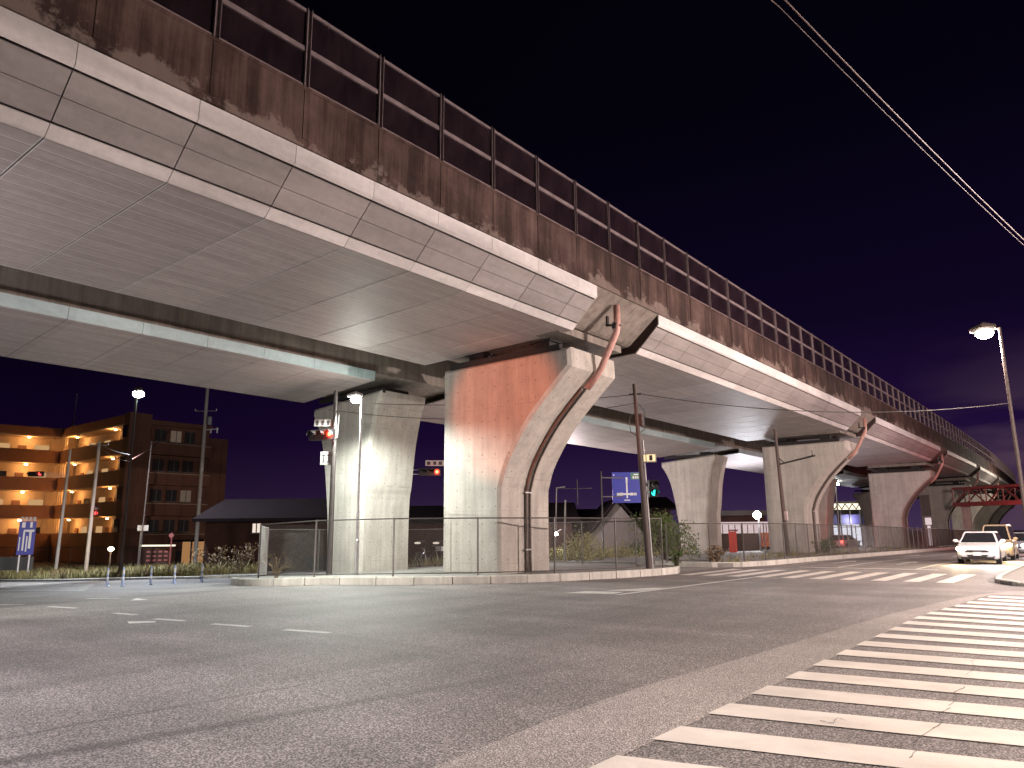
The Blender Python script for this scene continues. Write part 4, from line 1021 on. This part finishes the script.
m = MB(); m.sphere(fl, .34, (1, .6, 1), 16, 10); build('bulb', m, 'flood', t, smooth=True); m = MB(); m.box(fl+Vector((0, .4, 0)), (.5, .25, .45)); build('housing', m, 'steel_dark', t); m = MB(); m.tube([fl+Vector((0, .3, -.3)), Vector((fl.x, fl.y+.3, -1.5))], .08, 8); build('pole', m, 'steel_dark', t)
lamp_light('flood_light', fl+Vector((.1, -.9, 0)), 2600, (.9, .92, 1), .3)
b0, b1 = W(*at_dist(733, 553, 62)), W(*at_dist(733, 531, 62)); t = thing('red_sign_post', 'upright red board standing in front of the low shop', 'sign', b0)
m = MB(); m.box((b0+b1)/2, (.5, .35, (b1-b0).length*.95)); build('board', m, 'red_paint', t); m = MB(); m.box(b1+Vector((0, 0, .05)), (.6, .45, .12)); build('cap', m, 'truss', t)
b0, b1 = W(*at_dist(766, 548, 60)), W(*at_dist(766, 534, 60)); t = thing('barricade', 'orange striped barricade board left of the second pier', 'barricade', b0)
h = (b1-b0).length; m = MB(); m.box((b0+b1)/2+Vector((0, 0, .1)), (.75, .06, h)); build('board', m, 'orange', t)
m = MB()
for k_ in (-.2, .1): m.box((b0+b1)/2+Vector((k_, -.035, .1)), (.09, .02, h*.9), m=Matrix.Rotation(R(25), 3, 'Y'))
build('stripe', m, 'red_paint', t); m = MB(); m.box(b0+Vector((0, 0, -.2)), (.7, .5, .1)); m.bar(b0+Vector((-.3, 0, -.2)), b0+Vector((-.3, 0, h)), .05); m.bar(b0+Vector((.3, 0, -.2)), b0+Vector((.3, 0, h)), .05); build('leg', m, 'steel_dark', t)
t, T, L = boxhouse('lit_shop', 'bright white lit shop front seen between the second and third piers', 'shop', 832, 872, 118, -2, 6, None)
m = MB(T); m.box((L/2, 5.3, 1.5), (L, 1, 8.5)); m.box((-.15, 2.5, 1.5), (.3, 6, 8.5)); m.box((L+.15, 2.5, 1.5), (.3, 6, 8.5)); m.box((L/2, 2.5, 5.9), (L, 6, .3)); build('wall', m, 'house_wall', t)
m = MB(T); m.box((L/2, 3.6, .5), (L, .2, 2.9)); m.box((L/2, 3.55, 2.3), (L*.9, .2, .5)); build('interior', m, 'shop', t)
m = MB(T); m.box((L/2, .4, 3.2), (L, .3, 1.5)); build('awning', m, plain('navy_awning', (.03, .025, .09), .7), t)
m = MB(T)
for i in range(5): m.box((L*i/4, .1, 1.5), (.16, .2, 6.5))
for z in (2.4, -.2): m.box((L/2, .08, z), (L, .16, .12))
for i in range(3): m.box((L*.15+i*1.2, 3.3, -.2), (.7, .3, 1.2))
build('frame', m, 'steel_dark', t)
m = MB(T); m.box((L*.4, -.2, 5.2), (L*.85, .3, .95)); sg_ = build('sign_board', m, 'shop_y', t)
m = MB(T)
for i in range(9): m.box((L*.05+i*L*.09, -.37, 5.2), (.14, .04, 1.05), m=Matrix.Rotation(R(35 if i % 2 else -35), 3, 'Y'))
build('lattice', m, 'house_dark', sg_)
lamp_light('shop_light', T @ Vector((L/2, -1, 3)), 900, (.9, .92, 1), .3)
q = W(*at_dist(836, 484, 100)); t = thing('street_lamp', 'tiny distant street lamp above the lit shop', 'street lamp', q)
m = MB(); m.sphere(q, .25, (1.4, 1, .6)); build('bulb', m, 'lamp_far', t); m = MB(); m.tube([q+Vector((-.1, 0, -.2)), q+Vector((-.1, 0, -8.5))], .1, 8); build('pole', m, 'steel', t)
b0 = W(*at_dist(928.5, 523, 100)); t = thing('kiosk_sign', 'narrow lit sign between the third pier and the reddish pier', 'sign', b0)
m = MB(); m.box(b0+Vector((0, 0, .2)), (.6, .3, .8)); build('panel', m, 'shop_dim', t); m = MB(); m.box(b0-Vector((0, 0, 1.7)), (.3, .2, 2.8)); build('post', m, 'shop_dim', t); m = MB(); m.box(b0+Vector((-.1, .1, 2.0)), (.9, .3, 2.4)); build('cabinet', m, 'house_wall', t)

# red lattice bridge
def lattice():
    a = W(104, 14.5, 4.4); b = W(90, -14, 4.4); t = thing('lattice_bridge', 'red lattice footbridge crossing the road in the far right', 'bridge', (a+b)/2-Vector((0, 0, 6)))
    d = (b-a); L = d.length; d.normalize(); s = Vector((-d.y, d.x, 0)); up = Vector((0, 0, 1)); ch, dg = MB(), MB()
    for off in (0, 2.2):
        o = a+s*off
        ch.bar(o, o+d*L, .34, .3); ch.bar(o+up*1.9, o+up*1.9+d*L, .3, .28)
        n = 16
        for i in range(n):
            p, q = o+d*L*i/n, o+d*L*(i+1)/n
            dg.bar(p+(up*1.9 if i % 2 else up*0), q+(up*0 if i % 2 else up*1.9), .13); dg.bar(p, p+up*1.9, .12)
    dk = MB(); dk.box((a+b)/2+s*1.1-up*.1, (2.0, L, .16), rz=math.atan2(-d.x, d.y)); dk.box((a+b)/2-s*.2+up*.02, (.08, L, .5), rz=math.atan2(-d.x, d.y))
    build('chord', ch, 'truss', t); build('brace', dg, 'truss', t); build('walkway', dk, 'truss', t)
    for k_ in (.02, .98):
        pl = MB(); pl.box(a+d*L*k_+s*1.1-up*3.2, (.9, .9, 6.2)); build('support', pl, 'pier', t)
lattice()

# ------------------------------------------------------------------ vehicles
def vehicle(name, label, paint, loc, rz, headm=('head_w', 'head_w'), van=False, tail=False, cat='car'):
    t = thing(name, label, cat, loc); t.rotation_euler = (0, 0, rz)       # local: front at y=0 looking to -y, length along +y
    if van: Lc, wd, hood, zh, roof = 3.4, .74, .55, 1.0, 1.85
    else: Lc, wd, hood, zh, roof = 4.1, .86, 1.0, .93, 1.46
    def ring(y, w, z0, z1, r=.12, n=4):
        pts = []
        for cx, cz, a0 in ((w-r, z1-r, 0), (-w+r, z1-r, 90), (-w+r, z0+r, 180), (w-r, z0+r, 270)):
            for k in range(n+1): a = R(a0+90*k/n); pts.append((cx+r*math.cos(a), y, cz+r*math.sin(a)))
        return pts
    def loft(rs):
        mb = MB(); n = len(rs[0]); vs = [p for r in rs for p in r]; fs = [tuple(range(n)), tuple((len(rs)-1)*n+j for j in range(n))[::-1]]
        for i in range(len(rs)-1):
            for j in range(n): fs.append((i*n+j, i*n+(j+1) % n, (i+1)*n+(j+1) % n, (i+1)*n+j))
        mb.add(vs, fs); return mb
    b = loft([ring(0, wd*.72, .34, .62 if not van else .85), ring(.08, wd*.88, .24, .70 if not van else .92), ring(.3, wd*.97, .2, .78 if not van else .97), ring(hood*.9, wd, .2, zh-.02), ring(hood+.3, wd, .2, zh+.02), ring(Lc-.6, wd, .22, zh+.05), ring(Lc-.15, wd*.96, .28, zh), ring(Lc, wd*.85, .36, zh-.12)])
    build('body', b, paint, t, local=True, smooth=True)
    c0, c1 = (hood, hood+.75) if not van else (.35, .8); e0, e1 = Lc-.12, Lc-(.55 if not van else .2)
    def cab(y0b, y1b, y0t, y1t, wb, wt, zb, zt):
        return [(wb, y0b, zb), (-wb, y0b, zb), (-wb, y1b, zb), (wb, y1b, zb)], [(wt, y0t, zt), (-wt, y0t, zt), (-wt, y1t, zt), (wt, y1t, zt)]
    cb_ = MB(); lo, hi = cab(c0, e0, c1, e1, wd*.93, wd*.72, zh, roof-.05); cb_.hexa(lo, hi); lo2, hi2 = cab(c1, e1, c1+.12, e1-.1, wd*.72, wd*.66, roof-.05, roof); cb_.hexa(lo2, hi2); build('cabin', cb_, paint, t, local=True)
    def pane(nm, q, nrm, sh=.86):
        q = [Vector(p) for p in q]; c = sum(q, Vector())/4; q = [c+(p-c)*sh for p in q]; nrm = Vector(nrm).normalized(); m = MB(); m.hexa([p+nrm*.004 for p in q], [p+nrm*.016 for p in q]); return build(nm, m, 'glass', t, local=True)
    pane('windscreen', [lo[0], lo[1], hi[1], hi[0]], (0, -1, .8), .9); pane('rear_window', [lo[3], lo[2], hi[2], hi[3]], (0, 1, .4))
    for sg_, i0, i1 in ((1, 0, 3), (-1, 1, 2)): pane('side_window', [lo[i0], lo[i1], hi[i1], hi[i0]], (sg_, 0, .25), .84)
    g_ = MB(); zz = .52 if not van else .62
    g_.hexa([(-wd*.42, -.012, zz-.20), (wd*.42, -.012, zz-.20), (wd*.62, .05, zz), (-wd*.62, .05, zz)], [(-wd*.42, -.03, zz-.20), (wd*.42, -.03, zz-.20), (wd*.62, .03, zz), (-wd*.62, .03, zz)])
    g_.hexa([(-wd*.62, .04, zz), (wd*.62, .04, zz), (wd*.45, -.0, zz+.1), (-wd*.45, -.0, zz+.1)], [(-wd*.62, .0, zz), (wd*.62, .0, zz), (wd*.45, -.03, zz+.1), (-wd*.45, -.03, zz+.1)])
    build('grille', g_, 'black', t, local=True)
    m = MB(); m.box((0, -.045, zz-.06), (.33, .02, .17)); build('number_plate', m, 'white', t, local=True)
    m = MB(); m.box((0, .02, .27), (wd*1.5, .08, .1)); build('bumper_lip', m, 'black', t, local=True)
    for sx, hm in ((1, headm[0]), (-1, headm[1])):
        m = MB(); m.sphere((sx*wd*.76, .07, .68 if not van else .78), .16, (1.15, .75, .62)); build('headlight', m, hm, t, local=True, smooth=True)
        m = MB(); m.box((sx*wd*.72, .05, .36), (.16, .06, .09)); build('fog_lamp', m, 'chrome', t, local=True)
        m = MB(); m.sphere((sx*(wd+.1), hood+.28, zh+.1), .11, (1.1, .6, .75)); m.bar((sx*wd*.9, hood+.3, zh+.03), (sx*(wd+.06), hood+.28, zh+.08), .05); build('mirror', m, paint, t, local=True)
        m = MB(); m.box((sx*wd*.78, Lc-.03, .78), (.24, .1, .2)); build('tail_light', m, 'tail' if tail else 'red_paint', t, local=True)
        for y in (.72, Lc-.75):
            m = MB(); m.tube([(sx*(wd-.2), y, .30), (sx*(wd+.005), y, .30)], .30, 20); w = build('wheel', m, 'rubber', t, local=True)
            m = MB(); m.tube([(sx*(wd-.02), y, .30), (sx*(wd+.015), y, .30)], .19, 14); build('rim', m, 'chrome', w, local=True)
    return t
vehicle('car', 'white hatchback with headlights on coming along the road', 'white_car', W(40.7, 5.0, gz(41, 5)+.004), R(1), ('head_w', 'head_o'))
vehicle('van', 'tan boxy van with one warm glaring headlight behind the white car', 'tan_car', W(47.6, 4.95, gz(46.8, 4)+.004), R(0), ('head_o', 'head_o'), True, cat='van')
vehicle('car', 'grey car with bluish headlights behind the tan van at right edge', 'grey_car', W(55, 4.9, gz(55.5, 4)+.004), R(0))
vehicle('car', 'dark car with red tail lights glowing before the lit shop', 'grey_car', W(*[x for x in (lambda g_: (g_[0]-1.5, g_[1], g_[2]))(at_dist(843, 545, 84))]).xyz*1, R(180), ('glass', 'glass'), tail=True) if False else None
gt = at_dist(843, 546, 86); vehicle('car', 'dark car with red tail lights glowing before the lit shop', 'grey_car', W(gt[0], gt[1], gz(gt[0], gt[1])+.02) + Vector((0, 4, 0)), R(170), ('glass', 'glass'), tail=True)
lamp_light('tail_glow', W(gt[0]-1, gt[1]-.3, gz(gt[0], gt[1])+.9), 120, (1, .05, .03), .3)
gq = at_ground(178, 567); 
for (s, v, c, pw) in ((40.2, 4.4, (.95, .95, 1), 700), (40.2, 5.7, (1, .78, .45), 900), (46.6, 4.1, (1, .68, .32), 1500)):
    o = lamp_light('headlight_and_fill_beam', W(s, v, .7), pw, c, .1, 'SPOT', spot_size=R(100), spot_blend=.9); aim(o, W(s-14, v-.5, .1))

# ------------------------------------------------------------------ small street things on the left
gs = at_ground(141, 577); q = W(*at_dist(143, 528, math.hypot(gs[0], gs[1])+8)); 
t, *_ = plate('small_sign', 'small white board on a post before the dark apartment gable', q, towards(q), .75, .42, 'fence_pale', None); m = MB(); m.bar(q-Vector((.3, 0, .1)), q-Vector((.36, 0, 3.2)), .06); build('post', m, 'steel', t)
q = W(*at_dist(157, 556, math.hypot(gs[0], gs[1])+10)); t, *_ = plate('notice_board', 'dim board with reddish lettering at the foot of the apartment', q, towards(q), 2.1, 1.3, 'house_dark', [(-.3+.2*i, .25-.25*j, .12, .1, 0) for i in range(4) for j in range(3)], 'truss')
m = MB(); m.box(q+Vector((0, 0, .8)), (2.6, .5, .12), rz=R(35)); build('hood', m, 'shop_y', t); 
q = W(*at_dist(170.5, 545, math.hypot(gs[0], gs[1])+6)); t = thing('no_entry_sign', 'small red sign on a thin post before the apartment gable', 'sign', q); m = MB(); m.disc(q+Vector((0, 0, .7)), towards(q), .17, .03); build('disc', m, 'truss', t); m = MB(); m.bar(q+Vector((0, .04, .9)), q-Vector((0, -.04, 1.6)), .07); build('post', m, 'truss', t)
q = W(*at_dist(111, 549, 62)); t = thing('garden_lamp', 'small warm glowing lamp at the foot of the apartment', 'lamp', q); m = MB(); m.sphere(q, .2, (1, 1, .8)); build('bulb', m, emis('garden_bulb', (1, .8, .5), 14), t); m = MB(); m.bar(q, q-Vector((0, 0, 2.5)), .08); build('post', m, 'steel_dark', t)
lamp_light('garden_light', q+Vector((.5, -.6, .1)), 700, (1, .7, .4), .2)
t, T, L = boxhouse('carport', 'warm lit carport beside the thick concrete pole', 'carport', 170, 192, 70, -1.4, 1, None)
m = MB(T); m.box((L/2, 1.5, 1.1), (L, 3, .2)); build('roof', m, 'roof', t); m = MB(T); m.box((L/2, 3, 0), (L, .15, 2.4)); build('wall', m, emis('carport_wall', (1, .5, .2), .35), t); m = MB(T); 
for k_ in (0, L): m.box((k_, .1, -.2), (.12, .12, 2.6))
build('post', m, 'steel_dark', t)

# ------------------------------------------------------------------ plants
def blades(mb, c, n, h, r, lean=.5, w=.02):
    for _ in range(n):
        a = random.uniform(0, 2*PI); d = random.uniform(0, r); b = Vector(c)+Vector((math.cos(a)*d, math.sin(a)*d, -.02)); hh_ = h*random.uniform(.45, 1.1); q = random.uniform(0, 2*PI)
        l = Vector((math.cos(q), math.sin(q), 0)); s = Vector((-l.y, l.x, 0))*w*random.uniform(.6, 1.2); k = lean*random.uniform(.2, 1)
        p1 = b+l*hh_*k*.3+Vector((0, 0, hh_*.55)); p2 = b+l*hh_*k+Vector((0, 0, hh_*random.uniform(.8, 1)))
        mb.add([b-s, b+s, p1+s*.8, p1-s*.8, p2], [(0, 1, 2, 3), (3, 2, 4)])
g1 = MB(); g2 = MB()
for i in range(2600):                       # verge grass
    px = random.uniform(-12, 262); f = random.random()**1.6; e = np.interp(px, [-12, 60, 110, 150, 200, 234, 262], [581, 581, 580, 579, 578.4, 577, 576.4])
    q = at_ground(px, e-f*9); 
    if px > 205 and f < .1: continue
    blades(g1 if random.random() < .7 else g2, W(q[0], q[1], q[2]+.12), 7, random.uniform(.25, .75)*(1.0 if px < 120 else 1.2), .3, .7, .022)
tag(build('grass', g1, 'grass'), 'dry grass covering the verge', 'grass', None, 'stuff'); tag(build('grass', g2, 'weed'), 'tall brown weeds mixed through the verge grass', 'grass', None, 'stuff')
g3 = MB()
for i in range(700):
    s, v = random.uniform(28.6, 52), random.uniform(24, 31); blades(g3, W(s, v, gz(s, v)), 7, random.uniform(.4, 1.2), .4, .6, .03)
for i in range(260):
    s = random.uniform(33, 75); v = 13.6+random.random()**2*2; blades(g3, W(s, v, gz(s, v)+.17), 5, random.uniform(.15, .55), .2, .7, .02)
tag(build('grass', g3, 'grass'), 'rough grass under the far deck behind the fences', 'grass', None, 'stuff')
def bush(label, s, v, z, rad, h, n, mat='leaf', name='bush'):
    t = thing(name, label, 'bush', W(s, v, z)); m = MB(); st = MB()
    cl = [(random.gauss(0, .45)*rad, random.gauss(0, .45)*rad, random.uniform(.15, 1)*h) for _ in range(22)]
    for c in cl:
        st.tube([W(s, v, z), W(s, v, z)+Vector((c[0]*.5, c[1]*.5, c[2]*.55)), W(s, v, z)+Vector(c)], [.02, .014, .006], 5)
    for _ in range(n):
        c = random.choice(cl); p = W(s, v, z)+Vector(c)+Vector([random.gauss(0, .16)*rad for _ in range(3)]); 
        if p.z < z+.02: p.z = z+.05
        a = Vector([random.gauss(0, 1) for _ in range(3)]).normalized(); b = a.orthogonal().normalized(); L = random.uniform(.05, .12)
        m.add([p-b*L*.35, p+a*L, p+b*L*.35, p-a*L*.6], [(0, 1, 2, 3)])
    build('foliage', m, mat, t); build('stem', st, 'wood_pole', t)
bush('green leafy bush at the foot of the grey pier right of the dark pole', 35.0, 17.9, .15, 1.4, 2.0, 3200)
bush('small yellowish weed on the kerb before the grey pier', 32.7, 14.2, .17, .35, .75, 300, 'weed', 'weed_plant')
bush('low bush at the foot of the second pier', 49.0, 14.0, .1, .7, .8, 700)
bush('scrubby yellowish bush behind the fence right of the nearest pier', 34.5, 22.2, -.1, 1.6, 1.3, 1800, 'grass')
bush('leafy plant by the first fence end at the dark pole foot', 27.9, 13.75, IS, .25, .6, 200)
for i, px in enumerate((207, 218, 242)):
    q = at_ground(px, 575.5); bush(['brown seed head weed right of the concrete pole', 'second brown weed farther right of the concrete pole', 'brown weed left of the pale fence panel'][i], q[0], q[1], q[2]+.1, .8, 1.5, 420, 'weed', 'weed_plant')
m = MB(); p0 = W(16.0, 23.3, gz(16, 23.3)+IS)
for k_ in range(26):
    a = random.uniform(0, 2*PI); h = random.uniform(.35, .95); d = Vector((math.cos(a), math.sin(a), 0)); sp = random.uniform(.15, .7)
    m.tube([p0+d*.05, p0+d*sp*.35+Vector((0, 0, h*.75)), p0+d*sp*.75+Vector((0, 0, h)), p0+d*sp*1.2+Vector((0, 0, h*.8))], [.006, .006, .005, .003], 4)
solo('weed_plant', m, 'weed', 'arching dry weed behind the pale fence panel', 'weed')

# ------------------------------------------------------------------ added lights with no fixture, for piers, soffits and far road
o = lamp_light('signal_and_added_glow', W(2.6, 15.9, 5.0), 12000, (1, .205, .075), .2, 'SPOT', spot_size=R(19), spot_blend=.55); aim(o, W(20, 16.2, 5.85))  # unseen orange spot added for the pier's upper face, no signal stands there
o = lamp_light('headlight_and_fill_beam', W(-2.5, 17.5, .9), 17000, (1, .97, .88), .15, 'SPOT', spot_size=R(27), spot_blend=1.0); aim(o, W(20, 20.4, .4))  # beam added from outside the view to brighten the pier feet, no vehicle
lamp_light('signal_and_added_glow', W(80, 5, 4.0), 800, (1, .08, .12), .4)
lamp_light('signal_and_added_glow', W(98, 9, 3.4), 160, (1, .1, .1), .4)
lamp_light('street_and_fill_light', W(60, .5, 6.0), 8000, (1, .74, .70), .3)  # bare fill for the second pier's side, no lamp post
lamp_light('street_and_fill_light', W(27.5, 22.4, 3.2), 450, (1, .88, .84), .3)  # fill hidden behind the nearest pier, added to brighten the soffit
lamp_light('street_and_fill_light', W(130, 4, 9), 7000, (1, .85, .7), .3)
lamp_light('street_and_fill_light', W(46, 31, 4.0), 2000, (1, .82, .84), .3)  # bare fill added beyond the far deck, no lamp there

# ------------------------------------------------------------------ sky
w = bpy.data.worlds.new('World'); scene.world = w; w.use_nodes = True; nt = w.node_tree; nt.nodes.clear()
N = lambda typ, **kw: (lambda x: ([setattr(x, k, v) for k, v in kw.items()], x)[1])(nt.nodes.new(typ))
out = N('ShaderNodeOutputWorld'); bg = N('ShaderNodeBackground'); tc_ = N('ShaderNodeTexCoord'); sx = N('ShaderNodeSeparateXYZ'); nt.links.new(tc_.outputs['Generated'], sx.inputs[0])
rp = N('ShaderNodeValToRGB'); nt.links.new(sx.outputs[2], rp.inputs[0]); e = rp.color_ramp.elements
cols = [(0, (.042, .024, .062)), (.05, (.024, .011, .044)), (.12, (.0105, .0032, .028)), (.26, (.0036, .0016, .0115)), (.5, (.0013, .0008, .0036)), (1, (.0010, .0007, .0026))]
while len(e) < len(cols): e.new(.5)
for i, (p, c) in enumerate(cols): e[i].position = p; e[i].color = (*c, 1)
# town glow stronger towards the road's far end
dt = N('ShaderNodeVectorMath', operation='DOT_PRODUCT'); nt.links.new(tc_.outputs['Generated'], dt.inputs[0]); dt.inputs[1].default_value = (.05, 1, 0)
mr = N('ShaderNodeMapRange'); nt.links.new(dt.outputs['Value'], mr.inputs[0]); mr.inputs[1].default_value = .3; mr.inputs[2].default_value = 1; mr.inputs[3].default_value = .42; mr.inputs[4].default_value = 1.25
mx = N('ShaderNodeMix', data_type='RGBA', blend_type='MULTIPLY'); mx.inputs[0].default_value = 1; nt.links.new(rp.outputs[0], mx.inputs[6]); nt.links.new(mr.outputs[0], mx.inputs[7])
# thin low cloud
mp = N('ShaderNodeMapping'); nt.links.new(tc_.outputs['Generated'], mp.inputs[0]); mp.inputs['Scale'].default_value = (2.2, 2.2, 9); nz = N('ShaderNodeTexNoise'); nt.links.new(mp.outputs[0], nz.inputs[0]); nz.inputs['Scale'].default_value = 2.2; nz.inputs['Detail'].default_value = 5
cr = N('ShaderNodeValToRGB'); nt.links.new(nz.outputs[0], cr.inputs[0]); cr.color_ramp.elements[0].position = .40; cr.color_ramp.elements[1].position = .58
lo_ = N('ShaderNodeMapRange'); nt.links.new(sx.outputs[2], lo_.inputs[0]); lo_.inputs[1].default_value = .22; lo_.inputs[2].default_value = .05; lo_.inputs[3].default_value = 0; lo_.inputs[4].default_value = 1
ra = N('ShaderNodeVectorMath', operation='DOT_PRODUCT'); nt.links.new(tc_.outputs['Generated'], ra.inputs[0]); ra.inputs[1].default_value = (.12, .99, .1)
rm_ = N('ShaderNodeMapRange'); nt.links.new(ra.outputs['Value'], rm_.inputs[0]); rm_.inputs[1].default_value = .955; rm_.inputs[2].default_value = .99
ml0 = N('ShaderNodeMath', operation='MULTIPLY'); nt.links.new(lo_.outputs[0], ml0.inputs[0]); nt.links.new(rm_.outputs[0], ml0.inputs[1])
ml = N('ShaderNodeMath', operation='MULTIPLY'); nt.links.new(cr.outputs[0], ml.inputs[0]); nt.links.new(ml0.outputs[0], ml.inputs[1])
m2 = N('ShaderNodeMix', data_type='RGBA', blend_type='MIX'); nt.links.new(ml.outputs[0], m2.inputs[0]); nt.links.new(mx.outputs[2], m2.inputs[6]); m2.inputs[7].default_value = (.085, .048, .075, 1)
nt.links.new(m2.outputs[2], bg.inputs[0]); bg.inputs[1].default_value = 1.0; nt.links.new(bg.outputs[0], out.inputs[0])

# ------------------------------------------------------------------ render settings
scene.view_settings.view_transform = 'Standard'; scene.view_settings.look = 'None'; scene.view_settings.exposure = 0; scene.view_settings.gamma = 1
c = scene.cycles
c.use_denoising = True; c.max_bounces = 6; c.diffuse_bounces = 4; c.glossy_bounces = 3; c.transparent_max_bounces = 12; c.sample_clamp_indirect = 6; c.sample_clamp_direct = 0; c.use_light_tree = True
c.caustics_reflective = False; c.caustics_refractive = False
